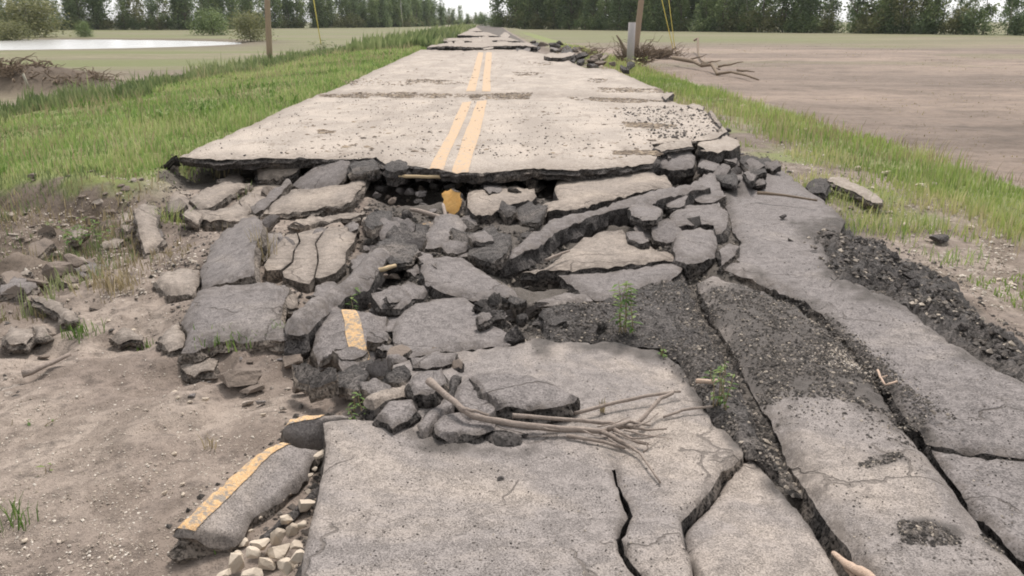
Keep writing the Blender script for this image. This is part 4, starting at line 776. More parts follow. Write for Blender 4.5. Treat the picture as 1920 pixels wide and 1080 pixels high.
def pix_tube(pts, w0, w1, n=6, seed=0):
    """pts: (px, py, z above the foreground plane or absolute)"""
    P = []; R = []; r = random.Random(seed)
    for i, (px, py, z) in enumerate(pts):
        x, y = un(px, py, z); d = math.hypot(float(y), CAMZ-z); P.append((float(x), float(y), z)); t = i/(len(pts)-1); R.append((w0+(w1-w0)*t)*d/F/2*r.uniform(.85, 1.15))
    Q, RR = [], []
    for i in range(len(P)-1):
        for k in range(3):
            t = k/3; Q.append(Vector(P[i]).lerp(Vector(P[i+1]), t)+Vector([r.uniform(-1, 1)*R[i]*.25 for _ in range(3)])); RR.append(R[i]+(R[i+1]-R[i])*t)
    Q.append(Vector(P[-1])); RR.append(R[-1]); return tube(Q, RR, n, .12, seed)
def zb(py, up): return float(zc(0, py))+up
def branch(name, paths, m, label, cat='branch'):
    V, Fc = join([pix_tube(p, a, b, seed=i+int(p[0][0])) for i, (p, a, b) in enumerate(paths)]); o = meshobj(name, V, Fc, m, smooth=True); return tag(o, label, cat)
branch('fallen_branch', [
    ([(806, 713, .06), (832, 738, .06), (866, 766, .05), (892, 781, .03), (960, 796, .0), (1060, 806, -.02), (1130, 808, -.02), (1165, 800, -.02), (1190, 800, -.02), (1240, 745, .03), (1262, 736, .03)], 15, 7),
    ([(1130, 808, -.02), (1170, 830, -.02), (1200, 850, -.02), (1238, 905, -.02)], 9, 4), ([(1150, 806, -.01), (1190, 826, -.02), (1216, 832, -.02)], 9, 5), ([(1180, 800, -.01), (1215, 806, -.02), (1250, 804, -.03)], 8, 3),
    ([(868, 768, .05), (890, 770, .05), (916, 778, .03)], 8, 4), ([(1140, 804, 0.), (1180, 790, 0.), (1220, 798, -.01)], 10, 4), ([(1206, 848, -.02), (1216, 840, 0.), (1212, 832, .01)], 4, 2)]+[([(a, b, -.02+k%3*.012), (a+c*.5, b+d*.5+3, 0.), (a+c, b+d, -.03)], 4, 1.5) for k, (a, b, c, d) in enumerate(((1090, 806, 50, 14), (1120, 800, 60, -18), (1150, 812, 70, 22), (1160, 800, 60, -10), (1180, 822, 60, -8), (1170, 806, 90, 16), (1000, 796, 60, 12), (1195, 800, 40, -26), (1140, 822, 40, 20), (900, 782, 36, -12)))], 'drift_wood', 'long pale fallen branch with forked twigs across the foreground slab')
branch('bare_stick', [([(960, 780, .02), (1060, 786, .0), (1130, 792, -.01), (1170, 796, -.02)], 9, 6)], 'drift_wood', 'straight stick lying parallel just above the long fallen branch', 'stick')
branch('bare_stick', [([(1078, 775, -.02), (1160, 753, -.02), (1236, 738, -.02), (1276, 734, -.03)], 8, 5)], 'drift_wood', 'light straight stick sloping up to the right above the fallen branch', 'stick')
branch('bare_stick', [([(1062, 816, -.03), (1130, 828, -.03), (1172, 840, -.03)], 8, 5)], 'drift_wood', 'short stick just below the fallen branch', 'stick')
branch('bare_stick', [([(1244, 782, -.04), (1280, 768, -.035), (1336, 762, -.03)], 5, 5)], 'drift_wood', 'thin bent twig with a pale end at the edge of the black crumbs', 'stick')
branch('peeled_root', [([(1562, 1036, -.06), (1585, 1056, -.03), (1616, 1074, -.01), (1650, 1100, 0)], 10, 24), ([(1575, 1050, -.06), (1595, 1075, -.05), (1610, 1100, -.04)], 6, 12)], 'peeled_wood', 'pinkish peeled root poking from the furrow at the bottom edge', 'root')
branch('white_root', [([(1304, 714, -.03), (1325, 716, -.03), (1346, 714, -.02)], 9, 7)], 'peeled_wood', 'short whitish root lying by the green plant in the black crumbs', 'root')
branch('white_root', [([(1646, 694, -.05), (1650, 706, -.05), (1660, 722, -.05), (1682, 715, -.05)], 5, 4), ([(1652, 708, -.05), (1664, 704, -.04)], 3, 2)], 'peeled_wood', 'thin forked white root on the black crumbs at right', 'root')
branch('wooden_lath', [([(742, 330, -.1), (800, 331, -.1), (852, 331, -.1)], 7, 7), ([(856, 330, -.1), (872, 338, -.12)], 7, 4)], 'plank_wood', 'yellowish lath lying level below the broken road edge', 'plank')
branch('bare_stick', [([(770, 392, -.26), (800, 400, -.24), (838, 412, -.24)], 7, 8)], 'drift_wood', 'grey stick pointing at the orange lump', 'stick')
branch('bare_stick', [([(830, 384, -.2), (834, 400, -.22), (838, 420, -.26)], 7, 6)], 'drift_wood', 'pale stub of wood at the foot of the orange lump', 'stick')
branch('wooden_lath', [([(706, 508, -.14), (724, 503, -.13), (742, 498, -.13)], 9, 8)], 'plank_wood', 'short yellow lath end right of the diagonal ridge', 'plank')
branch('bare_stick', [([(1022, 488, -.17), (1045, 478, -.16), (1068, 470, -.15)], 6, 4)], 'drift_wood', 'short whitish stick on the broad pale slab', 'stick')
branch('wooden_plank', [([(42, 702, -.32), (90, 684, -.31), (132, 664, -.3)], 14, 7)], 'drift_wood', 'pale weathered stick of timber on the mud at far left', 'plank')
branch('bare_stick', [([(300, 815, -.3), (318, 812, -.3)], 3, 2)], 'root_wood', 'tiny twig lying on the tan mud', 'stick')
branch('bare_stick', [([(1420, 362, -.15), (1470, 366, -.14), (1532, 376, -.14)], 6, 4)], 'root_wood', 'brown stick lying across the far part of the right lane', 'stick')
# utility poles
def at(px, py, z): x, y = un(px, py, z); return float(x), float(y)
def pole(px, py, z, lean, r0, h, label, m='pole_wood', name='utility_pole'):
    x, y = at(px, py, z); t = empty(name, (x, y, z-.4), label, 'pole')
    V, Fc = tube([(x+lean*k/10*h, y, z-.4+h*k/10) for k in range(11)], [r0*(1-.25*k/10) for k in range(11)], 12); o = meshobj('post', np.array([tuple(v) for v in V]), Fc, m, parent=t, smooth=True)
    V, Fc = tube([(x+lean*h-1.2, y, z-.4+h*.94), (x+lean*h+1.2, y, z-.4+h*.94)], [.07, .07], 4); meshobj('crossarm', np.array([tuple(v) for v in V]), Fc, m, parent=t)
    for k in (-1.05, -.4, .4, 1.05):
        V, Fc = tube([(x+lean*h+k, y, z-.4+h*.94+.05), (x+lean*h+k, y, z-.4+h*.94+.25)], [.05, .04], 6); meshobj('insulator', np.array([tuple(v) for v in V]), Fc, 'metal_grey', parent=t)
    return t
pole(505, 106, -.55, .05, .19, 10.5, 'wooden utility pole left of the road standing in the grass')
pole(1188, 118, -.62, .07, .17, 10.5, 'wooden utility pole right of the road rising from the tangled roots')
def simple(parts, name, m, label, cat, group=None): V, Fc = join(parts); return tag(meshobj(name, V, Fc, m, smooth=True), label, cat, group)
x, y = at(1181, 122, -.65); simple([tube([(x, y, -.8), (x+.02, y, 1.5)], [.2, .19], 12)], 'pole_stub', 'pole_grey', 'short cut-off grey pole stub in front of the right utility pole', 'pole')
x, y = at(755, 50, -.9); simple([tube([(x, y, -1.), (x-.6, y, 12)], [.2, .14], 8)], 'utility_pole', 'pole_grey', 'very thin pale pole far away left of the road', 'pole')
def guy(px, py, z, px2, py2, lab, r=.045):
    x, y = at(px, py, z); d = math.hypot(x-CAMX, y); rx, ry, rz = [float(q) for q in ray(px2, py2)]; k = y/ry; q = Vector((CAMX+rx*k, y, CAMZ+rz*k)); p = Vector((x, y, z)); e = p+(q-p)*2.6
    t = empty('guy_wire', (x, y, z), lab, 'guy wire'); V, Fc = tube([p, p+(q-p)*1.2], [r, r], 6); meshobj('guard_sleeve', np.array([tuple(v) for v in V]), Fc, 'yellow_plastic', parent=t, smooth=True)
    V, Fc = tube([p+(q-p)*1.2, e], [.012, .012], 4); meshobj('cable', np.array([tuple(v) for v in V]), Fc, 'metal_grey', parent=t)
guy(602, 84, -.7, 588, 0, 'guy wire with a yellow sleeve to the right of the left utility pole')
guy(1262, 92, -.8, 1241, 0, 'left one of two yellow guy wires beside the tangled roots', .035); guy(1266, 96, -.8, 1254, 0, 'right one of two yellow guy wires beside the tangled roots', .03)
# root wad, logs, debris heap
def tangle(cx, cy, cz, n, L, r0, spread, seed, flat=.6):
    r = random.Random(seed); parts = []
    for i in range(n):
        a = r.uniform(0, 6.28); p = Vector((cx+r.gauss(0, spread*.35), cy+r.gauss(0, spread*.3), cz+r.uniform(0, spread*.35))); l = L*r.uniform(.4, 1.2)
        q = p+Vector((math.cos(a)*l, math.sin(a)*l*.6, r.uniform(-.15, flat)*l)); k = r0*r.uniform(.35, 1.1)
        parts.append(tube(crooked(p, q, 5, .2, seed*100+i), [k, k*.9, k*.75, k*.6, k*.4, k*.15], 5, .15, i))
    return parts
x, y = at(1190, 120, -.65)
simple(tangle(x, y, -.7, 240, 1.0, .05, .8, 3, 1.3)+tangle(x, y, -.5, 26, .7, .05, .4, 33, 1.6)+[tube(crooked((x-.1, y-.4, -.6), (x-1.1, y-.4, .85), 5, .06, 5), [.16, .14, .12, .09, .07, .04], 8, .1, 1)], 'root_wad', 'root_wood', 'tangled upturned root wad around the right utility pole', 'root wad')
x2, y2 = at(1235, 108, -.75); simple(tangle(x2, y2, -.8, 200, 1.3, .035, 1.3, 4, .5), 'brush_pile', 'root_wood', 'spreading pile of brushwood right of the root wad', 'brush pile')
p = at(1262, 118, -.7); q = at(1422, 152, -.8); simple([tube(crooked((p[0], p[1], -.4), (q[0], q[1], -.75), 8, .02, 9), [.12, .11, .1, .09, .08, .07, .06, .05, .03], 8, .1, 2)]+[tube(crooked((p[0]+(q[0]-p[0])*a, p[1]+(q[1]-p[1])*a, -.5), (p[0]+(q[0]-p[0])*a+b, p[1]+(q[1]-p[1])*a-.6, -.45+c), 4, .06, int(a*10)), [.06, .05, .04, .03, .015], 5) for a, b, c in ((.2, .9, .35), (.4, .8, .15), (.6, 1., .2), (.8, .6, -.1))], 'fallen_log', 'root_wood', 'long bare fallen trunk stretching onto the right field from the brush pile', 'log')
p = at(1300, 98, -.8); q = at(1350, 130, -.8); simple([tube(crooked((p[0], p[1], .1), (q[0], q[1], -.8), 6, .03, 19), [.09, .08, .07, .06, .05, .04, .03], 6)], 'leaning_limb', 'root_wood', 'thin leaning limb behind the long fallen trunk', 'log')
x, y = at(70, 176, -1.0)
for k, (dx, lab) in enumerate(((0, 'left mound of grey driftwood and dead brush on the left field'), (1.6, 'right, lower mound of dead brush on the left field'))):
    x, y = -MX+dx*1.5, MY-.2; simple(tangle(x, y, -.95+.3*(1-k), 260, 1.0, .035, 1.9-.4*k, 20+k, .35), 'driftwood_pile', 'root_wood', lab, 'brush pile')
x, y = at(55, 172, -.7); simple([tube([(x, y, -.6), (x-.1, y, -.1)], [.05, .04], 6)], 'pale_stick', 'bark_pale', 'whitish stub sticking out of the left driftwood mound', 'stick')
# dark debris line along the far right edge of the road
for k, (px, py, wd) in enumerate([(1015, 88, 26), (1040, 92, 30), (1062, 98, 26), (1078, 104, 34), (1095, 112, 36), (1112, 120, 30), (1130, 124, 28), (1150, 124, 22), (1048, 86, 20), (1086, 96, 22), (1000, 82, 16), (1120, 112, 26)]):
    rock('debris_clump', px, py, wd, 'dark clump of torn asphalt and roots along the far right road edge', 'debris', random.choice(['clod_brown', DK]), h=.5, z=-.3, sub=3, rough=.12, group='dark clumps along the far right road edge')
rock('pale_stone', 1128, 127, 8, 'tiny white stone by the far right road edge', 'stone', z=0.0)
slab([(1248, 186), (1258, 178), (1264, 172), (1250, 170), (1242, 176)], 'pale block standing at the right end of the litter line', z=.06, th=.18, m=RD, step=4, amp=.01)
rock('asphalt_chunk', 1258, 182, 22, 'black lump at the right end of the litter line', 'chunk', DK, h=.6, z=-.2)
x, y = at(1205, 110, -.6)
simple(tangle(*at(1095, 108, -.4), -.4, 50, 1.5, .03, 1.6, 31, .35), 'brush_pile', 'root_wood', 'low scraggly brush on the dark clumps at the far right road edge', 'brush pile')
#@@PLANTS
def blades(name, x, y, z, h, wd, m, label, seed=1, lean=.35, cat='grass', kind='stuff', shade=None):
    r = np.random.default_rng(seed); n = len(x); a = r.uniform(0, 6.28, n); l = r.uniform(.05, lean, n)*h; b = r.uniform(0, 6.28, n)
    dx, dy = np.cos(a)*wd/2, np.sin(a)*wd/2; lx, ly = np.cos(b)*l, np.sin(b)*l
    P0 = np.stack([x-dx, y-dy, z-.02], 1); P1 = np.stack([x+dx, y+dy, z-.02], 1)
    M0 = np.stack([x-dx*.8+lx*.35, y-dy*.8+ly*.35, z+h*.55], 1); M1 = np.stack([x+dx*.8+lx*.35, y+dy*.8+ly*.35, z+h*.55], 1)
    Tp = np.stack([x+lx, y+ly, z+h*r.uniform(.85, 1, n)], 1)
    V = np.stack([P0, P1, M0, M1, Tp], 1).reshape(-1, 3); i = 5*np.arange(n)[:, None, None]
    Fc = (np.array([(0, 1, 3), (0, 3, 2), (2, 3, 4)])[None]+i).reshape(-1, 3)
    sh = np.repeat(np.clip(shade if shade is not None else r.uniform(0, 1, n), 0, 1), 5)
    o = meshobj(name, V, Fc, m, shade=sh, smooth=False, origin=None); return tag(o, label, cat, kind=kind)
def grass_area(name, x0, x1, y0, y1, n, h0, h1, wd, m, label, seed, fx=None, lean=.4):
    r = np.random.default_rng(seed); y = y0*(y1/y0)**r.uniform(0, 1, n); x = r.uniform(x0, x1, n)
    k = fx(x, y, r) if fx else np.ones(n, bool); x, y = x[k], y[k]; n = len(x)
    pn = fbm(x*.9, y*.9, seed, 3); pn2 = fbm(x*.35, y*.35, seed+4, 3)
    h = (h0+(h1-h0)*r.uniform(0, 1, n)**2.2)*np.clip(1+1.1*pn+.7*pn2, .25, 2.2); w_ = wd*(1+y/14)*r.uniform(.6, 1.3, n)
    sh = .48+.75*pn2+.35*pn+r.normal(0, .2, n)
    return blades(name, x, y, H(x, y), h, w_, m, label, seed, lean, shade=sh)
edgeL = lambda x, y, r: (x < -3.65-.25*fbm(y*1.1, y*0, 3, 3)+r.normal(0, .12, len(x))) & (y > 9.3+.45*fbm(x*1.0, x*0, 8, 3)+r.normal(0, .15, len(x))+.2*sstep(-4.5, -3.8, x)*0)
grass_area('verge_grass', -11.5, -3.5, 8.8, 70, 70000, .03, .17, .008, 'grass_green', 'bright green grass covering the left verge', 101, edgeL)
grass_area('verge_grass', -4.6, -3.45, 9.4, 60, 12000, .04, .16, .009, 'grass_green', 'short grass creeping onto the left road edge', 111, edgeL)
grass_area('dry_stems', -12, -3.6, 9.2, 60, 6000, .15, .42, .005, 'grass_dry', 'thin dry stems standing in the left verge grass', 121, edgeL, lean=.7)
grass_area('dry_stems', 5.4, 8.6, 7, 50, 3000, .15, .42, .005, 'grass_dry', 'thin dry stems standing in the right grass strip', 122)
grass_area('weed_patch', -11.5, -3.8, 9.6, 50, 9000, .08, .3, .022, 'weed_leaf', 'broad-leaved weeds in clumps on the left verge', 123, lambda x, y, r: fbm(x*.8, y*.5, 90, 3) > .28, lean=.8)
grass_area('ditch_weeds', -14.5, -9.6, 13, 70, 22000, .15, .55, .02, 'weed_dark', 'darker tall weeds in the ditch beyond the left verge', 102, lambda x, y, r: (fbm(x*.5, y*.5, 77, 3) > -.15) & (x < -9.8-1.5*fbm(y*.3, y*0, 9, 2)))
grass_area('verge_grass', 5.3, 8.6, 7, 75, 30000, .07, .28, .008, 'grass_yellow', 'taller yellow-green grass strip between right verge and field', 103, lambda x, y, r: (x > 5.9+.5*fbm(y*.5, y*0, 5, 3)+r.normal(0, .18, len(x))) & (x < 8.1+.5*fbm(y*.4, y*0, 6, 3)+r.normal(0, .15, len(x))))
grass_area('verge_grass', 3.9, 6.4, 5.5, 45, 14000, .04, .16, .008, 'grass_yellow', 'patchy short grass on the right verge', 104, lambda x, y, r: (fbm(x*1.1, y*.7, 78, 3) > .02) & (x > 4.1-(y > 12)*.2+.35*sstep(9, 6, y)*2.5*0+.35*sstep(9, 6, y)))
grass_area('dry_tufts', -6.5, -2.2, 5.3, 9.6, 6500, .05, .22, .006, 'grass_dry', 'dry and green wisps on the slumped left bank', 105, lambda x, y, r: fbm(x*1.6, y*1.6, 79, 3) > .12)
grass_area('bank_weeds', -7.5, -2.4, 5.4, 9.8, 8000, .04, .18, .007, 'weed_dark', 'low green weeds on the slumped left bank', 106, lambda x, y, r: fbm(x*1.4, y*1.4, 80, 3) > .12)
grass_area('field_stubble', 8.4, 40, 14, 90, 9000, .01, .045, .012, 'grass_dry', 'sparse dry stubble on the right field', 107, lambda x, y, r: fbm(x*.3, y*.3, 81, 3) > .1)
grass_area('roadside_weeds', -9, -3.2, 55, 200, 9000, .3, .9, .03, 'weed_dark', 'far green weeds along the left side of the road', 108)
# tufts and weeds that stand alone
def tuft(px, py, hpx, n, m, label, z=None, spread=.05, name='grass_tuft', seed=0, surf=None, lean=.7, wd=.004):
    if surf: x, y, z = [float(q) for q in SURF[surf](np.array(px), np.array(py))]
    elif z is None: x, y, z = [float(q) for q in G(px, py)]
    else: x, y = at(px, py, z)
    d = math.sqrt((x-CAMX)**2+y*y+(CAMZ-z)**2); h = hpx*d/F; r = np.random.default_rng(int(px+py+seed))
    n = max(n, 12)
    return blades(name, x+r.normal(0, spread, n), y+r.normal(0, spread*.7, n), np.full(n, z), h*r.uniform(.5, 1, n), np.full(n, wd*(1+d/8)), m, label, int(px), lean, 'plant', kind=None)
def leafy(px, py, hpx, stems, leaves, label, z, m='weed_leaf', name='weed_plant', spread=.05, leaf=.03, lean=.2):
    x, y = at(px, py, z); d = math.sqrt((x-CAMX)**2+y*y+(CAMZ-z)**2); h = hpx*d/F; r = random.Random(px+py); t = empty(name, (x, y, z-.01), label, 'plant'); parts = []; LV, LF, LS = [], [], []
    for i in range(stems):
        b = Vector((x+r.gauss(0, spread*.5), y+r.gauss(0, spread*.5), z-.02)); tp = b+Vector((r.gauss(0, lean*h), r.gauss(0, lean*h), h*r.uniform(.7, 1))); pth = crooked(b, tp, 5, .04, i+px); parts.append(tube(pth, [.0035, .003, .0027, .0022, .0018, .001], 4))
        for k in range(leaves):
            tt = r.uniform(.15, 1); j = min(4, int(tt*5)); c = pth[j].lerp(pth[j+1], tt*5-j); a = r.uniform(0, 6.28); dr = Vector((math.cos(a), math.sin(a), r.uniform(-.3, .5))).normalized(); sd_ = dr.cross(Vector((0, 0, 1))).normalized()*leaf*r.uniform(.15, .26); l = leaf*r.uniform(.7, 1.6)
            q = len(LV); LV += [c, c+dr*l*.5+sd_, c+dr*l-Vector((0, 0, l*.2)), c+dr*l*.5-sd_]; LF += [(q, q+1, q+2), (q, q+2, q+3)]; LS += [r.uniform(0, 1)]*4
    V, Fc = join(parts); meshobj('stem', V, Fc, 'grass_dry', parent=t, shade=np.full(len(V), .6)); meshobj('leaves', np.array([tuple(v) for v in LV]), np.array(LF), m, parent=t, shade=LS)
leafy(1172, 625, 118, 5, 14, 'tall slender green weed rising from the black crumbs right of centre', -.09, leaf=.05, lean=.08)
leafy(1352, 770, 112, 5, 10, 'green plant growing in the furrow beside the white root', -.07, leaf=.035, lean=.1)
leafy(1248, 665, 24, 3, 4, 'tiny two-leaved seedling at the edge of the black crumbs', -.07, leaf=.03)
leafy(650, 572, 34, 8, 10, 'bright green weed clump below the diagonal ridge', -.2, leaf=.04, spread=.14, lean=.4)
leafy(676, 768, 34, 5, 7, 'small yellow-green weed at the foot of the cracked mound', -.1, leaf=.03, lean=.3, spread=.06)
leafy(168, 450, 46, 9, 10, 'green leafy weed on the slumped left bank', -.4, leaf=.06, spread=.2, lean=.4)
leafy(80, 905, 40, 3, 6, 'faint grey-green seedling on the tan mud, lower left', -.32, leaf=.03, lean=.4)
leafy(45, 800, 22, 3, 5, 'grey-green seedling higher up on the tan mud, far left', -.33, leaf=.03, lean=.5)
leafy(440, 620, 20, 2, 4, 'sprig sprouting from the mud left of centre', -.3, leaf=.03)
leafy(600, 95, 20, 8, 14, 'dark shrubby weed at the foot of the left guy wire', -.8, m='weed_dark', leaf=.25, spread=.7, lean=.3)
leafy(1195, 128, 30, 6, 5, 'thin weeds right at the foot of the right utility pole', -.6, m='grass_yellow', leaf=.2, spread=.4)
for px, py, hp, n, m, lab, zz, sp in [(215, 540, 50, 120, 'grass_dry', 'reddish-brown dry tuft on the left mud', None, .12), (150, 625, 26, 60, 'weed_leaf', 'small green tuft on the mud near the flat tan pieces', None, .07), (495, 490, 90, 26, 'grass_dry', 'thin dry stalks beside the ridge slab', -.3, .05), (550, 625, 36, 60, 'weed_leaf', 'mossy tuft between the large smooth slab and the diagonal ridge', -.25, .07),
    (395, 840, 40, 5, 'grass_dry', 'single dry stalk pair in the tan mud', None, .02), (370, 1050, 70, 9, 'weed_leaf', 'long green blades before the face of the striped slab', -.3, .05), (425, 330, 44, 26, 'grass_dry', 'yellow dry stalks in the hollow under the standing road', -.36, .12), (310, 430, 56, 60, 'grass_yellow', 'pale green stalks right of the hourglass-shaped slab', -.45, .1),
    (10, 990, 60, 40, 'weed_leaf', 'green blades at the left border, low in the picture', None, .06), (1130, 770, 30, 3, 'grass_dry', 'bent dry blade on the foreground slab', -.05, .01), (275, 655, 20, 30, 'weed_leaf', 'green tuft before the left end of the large smooth slab', None, .05), (435, 640, 18, 60, 'weed_leaf', 'moss tuft on the front edge of the large smooth slab', -.25, .12),
    (1630, 440, 50, 160, 'grass_yellow', 'bushy green tuft between the arched slab and the black bank', -.5, .3), (1730, 430, 50, 60, 'grass_yellow', 'slim yellow-green tuft beside the white flat stone', -.52, .14), (1590, 384, 40, 90, 'grass_yellow', 'grass growing in front of the arched pale slab', -.5, .25), (1780, 490, 30, 70, 'grass_green', 'green tuft below the dark verge clod', -.52, .2)]:
    tuft(px, py, hp, n, m, lab, zz, sp)
#@@TREES
def crown_mesh(seed, h, w_, base, nclump, nleaf, leaf, flat=False):
    r = np.random.default_rng(seed); cz = base+(h-base)*r.beta(1.3, 1.3, nclump); t = (cz-base)/(h-base); rad = w_*np.sqrt(np.clip(1-(t*1.15-.25)**2, .08, 1))*r.uniform(.25, 1.05, nclump)
    a = r.uniform(0, 6.28, nclump); cx, cy = np.cos(a)*rad, np.sin(a)*rad; k = np.repeat(np.arange(nclump), nleaf); n = len(k); cs = w_*r.uniform(.16, .34, nclump)
    p = np.stack([cx[k], cy[k], cz[k]], 1)+r.normal(0, 1, (n, 3))*cs[k, None]*[.8, .8, 1.25]
    u = r.normal(0, 1, (n, 3)); u /= np.linalg.norm(u, axis=1)[:, None]; v = np.cross(u, r.normal(0, 1, (n, 3))); v /= np.linalg.norm(v, axis=1)[:, None]; s = leaf*r.uniform(.5, 1.3, (n, 1))
    V = np.stack([p-u*s, p+v*s*.6, p+u*s, p-v*s*.6], 1).reshape(-1, 3); Fc = (np.array([(0, 1, 2), (0, 2, 3)])[None]+4*np.arange(n)[:, None, None]).reshape(-1, 3)
    sh = np.repeat(np.clip(r.uniform(0, 1, nclump)[k]*.6+r.normal(.2, .15, n), 0, 1), 4); V[:, 2] = np.maximum(V[:, 2], .05); return V, Fc, sh
def limbs(seed, h, w_, r0, bend=.04, n=9):
    r = random.Random(seed); pth = crooked((0, 0, -.4), (r.uniform(-.04, .04)*h, r.uniform(-.04, .04)*h, h*.93), 7, bend*.5, seed); parts = [tube(pth, [r0*(1-.115*i) for i in range(8)], 7, .06, seed)]
    for i in range(n):
        j = r.randint(2, 6); p = pth[j]; a = r.uniform(0, 6.28); q = p+Vector((math.cos(a)*w_*.8, math.sin(a)*w_*.8, r.uniform(.1, .3)*h)); k = r0*(1-.115*j)*.5; parts.append(tube(crooked(p, q, 4, .06, seed*31+i), [k, k*.8, k*.6, k*.4, k*.15], 5))
    return join(parts)
def make_tree(name, label, cat, group, seed, h, w_, base, ncl, nl, leaf, fm, bm_, r0):
    t = empty(name, (0, 0, 0), label, cat, group); V, Fc = limbs(seed, h, w_, r0); meshobj('trunk', V, Fc, bm_, parent=t, smooth=True)
    V, Fc, sh = crown_mesh(seed, h, w_, base, ncl, nl, leaf); meshobj('crown', V, Fc, fm, parent=t, shade=sh); return t
def put(proto, used, loc, s, rz, label, group):
    if id(proto) not in used: used.add(id(proto)); o = proto
    else:
        o = proto.copy(); COL.objects.link(o)
        for ch in list(proto.children): c = ch.copy(); COL.objects.link(c); c.parent = o
    o.location = loc; o.scale = (s[0], s[0], s[1]); o.rotation_euler = (0, 0, rz); o['label'] = label; o['group'] = group; return o
used = set()
G1, G2, G3 = 'trees in the wood beyond the right field', 'trees in the wood beyond the left field', 'bushes along the foot of the woods'
P_ = [make_tree('woodland_tree', 'x', 'tree', G1, 300+i, h, w_, b, nc, 26, lf, fm, bk, r0) for i, (h, w_, b, nc, lf, fm, bk, r0) in enumerate([
    (15, 2.5, 1.0, 70, .30, 'foliage_dark', 'bark', .2), (13, 2.0, 2.2, 46, .28, 'foliage_mid', 'bark_pale', .16), (16, 2.8, .6, 84, .32, 'foliage_mid', 'bark', .24), (12, 2.1, 1.2, 54, .28, 'foliage_olive', 'bark_pale', .15), (14, 1.8, 3.2, 36, .26, 'foliage_dark', 'bark_pale', .14), (15, 2.4, .8, 64, .30, 'foliage_mid', 'bark', .2)])]
B_ = [make_tree('woodland_bush', 'x', 'bush', G3, 340+i, h, w_, .1, nc, 24, lf, fm, 'bark', .07) for i, (h, w_, nc, lf, fm) in enumerate([(3.6, 1.9, 34, .2, 'foliage_mid'), (3., 1.7, 30, .18, 'foliage_dark'), (4.2, 2.0, 40, .2, 'foliage_olive')])]
N_ = [make_tree('shore_bush', 'x', 'bush', G3, 360+i, h, w_, .05, nc, 60, lf, fm, 'bark', .07) for i, (h, w_, nc, lf, fm) in enumerate([(3.8, 1.9, 70, .11, 'foliage_mid'), (3., 1.7, 60, .1, 'foliage_dark'), (4.2, 2.0, 80, .11, 'foliage_olive')])]
def wood_line(pts, rows, gap, group, label, seed, dens=1., only=None, hs=(.8, 1.2)):
    r = random.Random(seed); P = [Vector(at(px, py, z)) for px, py, z in pts]
    for a, b in zip(P, P[1:]):
        L = (b-a).length; n = max(1, int(L/gap)); dr = (b-a)/L; nr = Vector((-dr.y, dr.x));  nr = nr if nr.y > 0 else -nr
        for row in range(rows):
            for i in range(n):
                c = a+dr*(i+.5*(row % 2)+r.uniform(-.3, .3))*gap+nr*(row*5.5+r.uniform(-1.5, 1.5)); k = r.choice(only or [0, 1, 2, 2, 3, 4, 5, 0]); s = r.uniform(*hs)
                put(P_[k], used, (c.x, c.y, float(H(c.x, c.y))), (s*r.uniform(.9, 1.2), s), r.uniform(0, 6.28), TONE[k]+' tree, '+('front row, ' if row == 0 else 'back rows, ')+zone(c.x, c.y), group)
                for bq in range((3 if row == 0 else 0) if row < 2 else 0):
                    c2 = c-nr*r.uniform(-2, 2.5)+dr*r.uniform(-2, 2); kb = r.randrange(3); put(B_[kb], used, (c2.x, c2.y, float(H(c2.x, c2.y))), (r.uniform(.9, 1.5), r.uniform(.55, 1.1)), r.uniform(0, 6.28), BT[kb]+' bush, wood edge, '+zone(c2.x, c2.y), G3)
ZONES = [(-200, 110, 'behind the large round olive bush at far left'), (110, 250, 'behind the small lone pond-side bush'), (250, 360, 'left of the narrow sky gap in the left wood'), (360, 480, 'behind the pond-side bushes'), (480, 620, 'behind the left utility pole'), (620, 760, 'behind the very thin far pole'), (760, 895, 'close to the road gap on its left'),
         (895, 1010, 'just right of the road gap'), (1010, 1130, 'between road gap and right utility pole'), (1130, 1280, 'behind the right utility pole'), (1280, 1420, 'above the long fallen log'), (1420, 1560, 'at the left of the far right wood'), (1560, 1700, 'in the middle of the far right wood'), (1700, 1885, 'left of the sky gap at far right'), (1885, 2300, 'right of the sky gap at far right')]
TONE = {0: 'broad dark green', 1: 'slim pale-stemmed green', 2: 'broad mid-green', 3: 'slim olive', 4: 'slim dark pale-stemmed', 5: 'tall mid-green'}
BT = ['mid-green', 'dark green', 'olive']
def zone(x, y): q = float(proj(x, y, -1.)[0]); return next((z[2] for z in ZONES if z[0] <= q < z[1]), 'outside the picture')
LR, LL = 'tall tree in the wood beyond the right field', 'tall tree in the wood beyond the left field'
wood_line([(935, 55, -.9), (1100, 56, -.9), (1300, 59, -.9)], 4, 4.4, G1, LR, 1, only=[0, 0, 2, 5, 0, 2])
wood_line([(1300, 59, -.9), (1600, 62, -.9), (1882, 66, -.9)], 2, 3.5, G1, LR, 2, hs=(.55, 1.1))
wood_line([(1897, 66, -.9), (2080, 68, -.9)], 2, 4.2, G1, LR, 3, hs=(.5, .9))
wood_line([(822, 48, -.9), (700, 51, -.9), (500, 53, -1.), (355, 55, -1.)], 2, 4.4, G2, LL, 4, only=[0, 2, 5, 0, 1, 2], hs=(.65, 1.1))
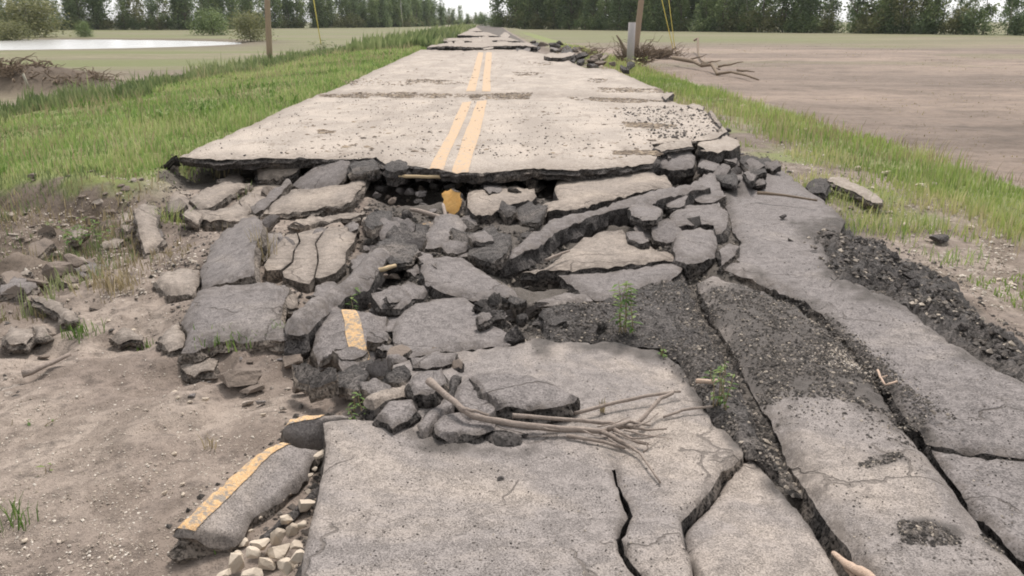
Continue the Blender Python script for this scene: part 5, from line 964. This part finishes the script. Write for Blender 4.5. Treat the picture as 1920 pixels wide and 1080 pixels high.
wood_line([(348, 55, -1.), (200, 55, -1.), (-100, 57, -1.)], 2, 3.5, G2, LL, 5, hs=(.55, 1.1))
wood_line([(822, 46, -.9), (868, 46.5, -.9)], 1, 5.5, G2, 'grey-green tree far off where the road bends out of sight', 6, only=[2, 5], hs=(.6, .8))
wood_line([(868, 46.5, -.9), (925, 47, -.9)], 1, 7, G2, 'low tree far off in the road gap', 7, only=[2, 5], hs=(.35, .45))
# nearer single bushes
for k, (px, py, z, sx, sz, b, lab) in enumerate([(55, 70, -1.1, 2.6, 1.35, 2, 'large round olive bush on the left behind the pond'), (160, 70, -1.1, .75, .62, 0, 'small round bush alone between pond and wood'), (470, 78, -1.1, 1.2, .8, 2, 'grey-green bush with bare stems at the right end of the pond'),
        (400, 66, -1.1, 1.9, 1.15, 0, 'broad bush left of the grey-green pond-side bush'), (20, 74, -1.1, 1.5, .8, 2, 'bush cut by the left border behind the pond'), (905, 52, -.9, 1.6, 1.1, 1, 'dark bush at the right side of the far road end'), (925, 54, -.9, 1.2, .9, 1, 'second dark bush just right of the one at the far road end')]):
    x, y = at(px, py, z); put(N_[b], used, (x, y, float(H(x, y))), (sx, sz), k, lab, ''); 
for o in COL.objects:
    if o.get('group') == '': del o['group']
# ------------------------------------------------------------------ air
hv = [(a, b, c) for a in (-915, 915) for b in (-45, 1300) for c in (-3.5, 24)]
hz = meshobj('haze', np.array(hv, float), [(0, 1, 3, 2), (4, 6, 7, 5), (0, 4, 5, 1), (2, 3, 7, 6), (0, 2, 6, 4), (1, 5, 7, 3)], [], origin=None); hz['kind'] = 'stuff'
hm = bpy.data.materials.new('haze'); hm.use_nodes = True; ht = hm.node_tree; ht.nodes.clear(); ho = ht.nodes.new('ShaderNodeOutputMaterial'); hp = ht.nodes.new('ShaderNodeVolumePrincipled')
hp.inputs['Color'].default_value = (.90, .93, .97, 1); hp.inputs['Density'].default_value = HAZE; hp.inputs['Anisotropy'].default_value = .2; ht.links.new(hp.outputs[0], ho.inputs['Volume']); hz.data.materials.append(hm)
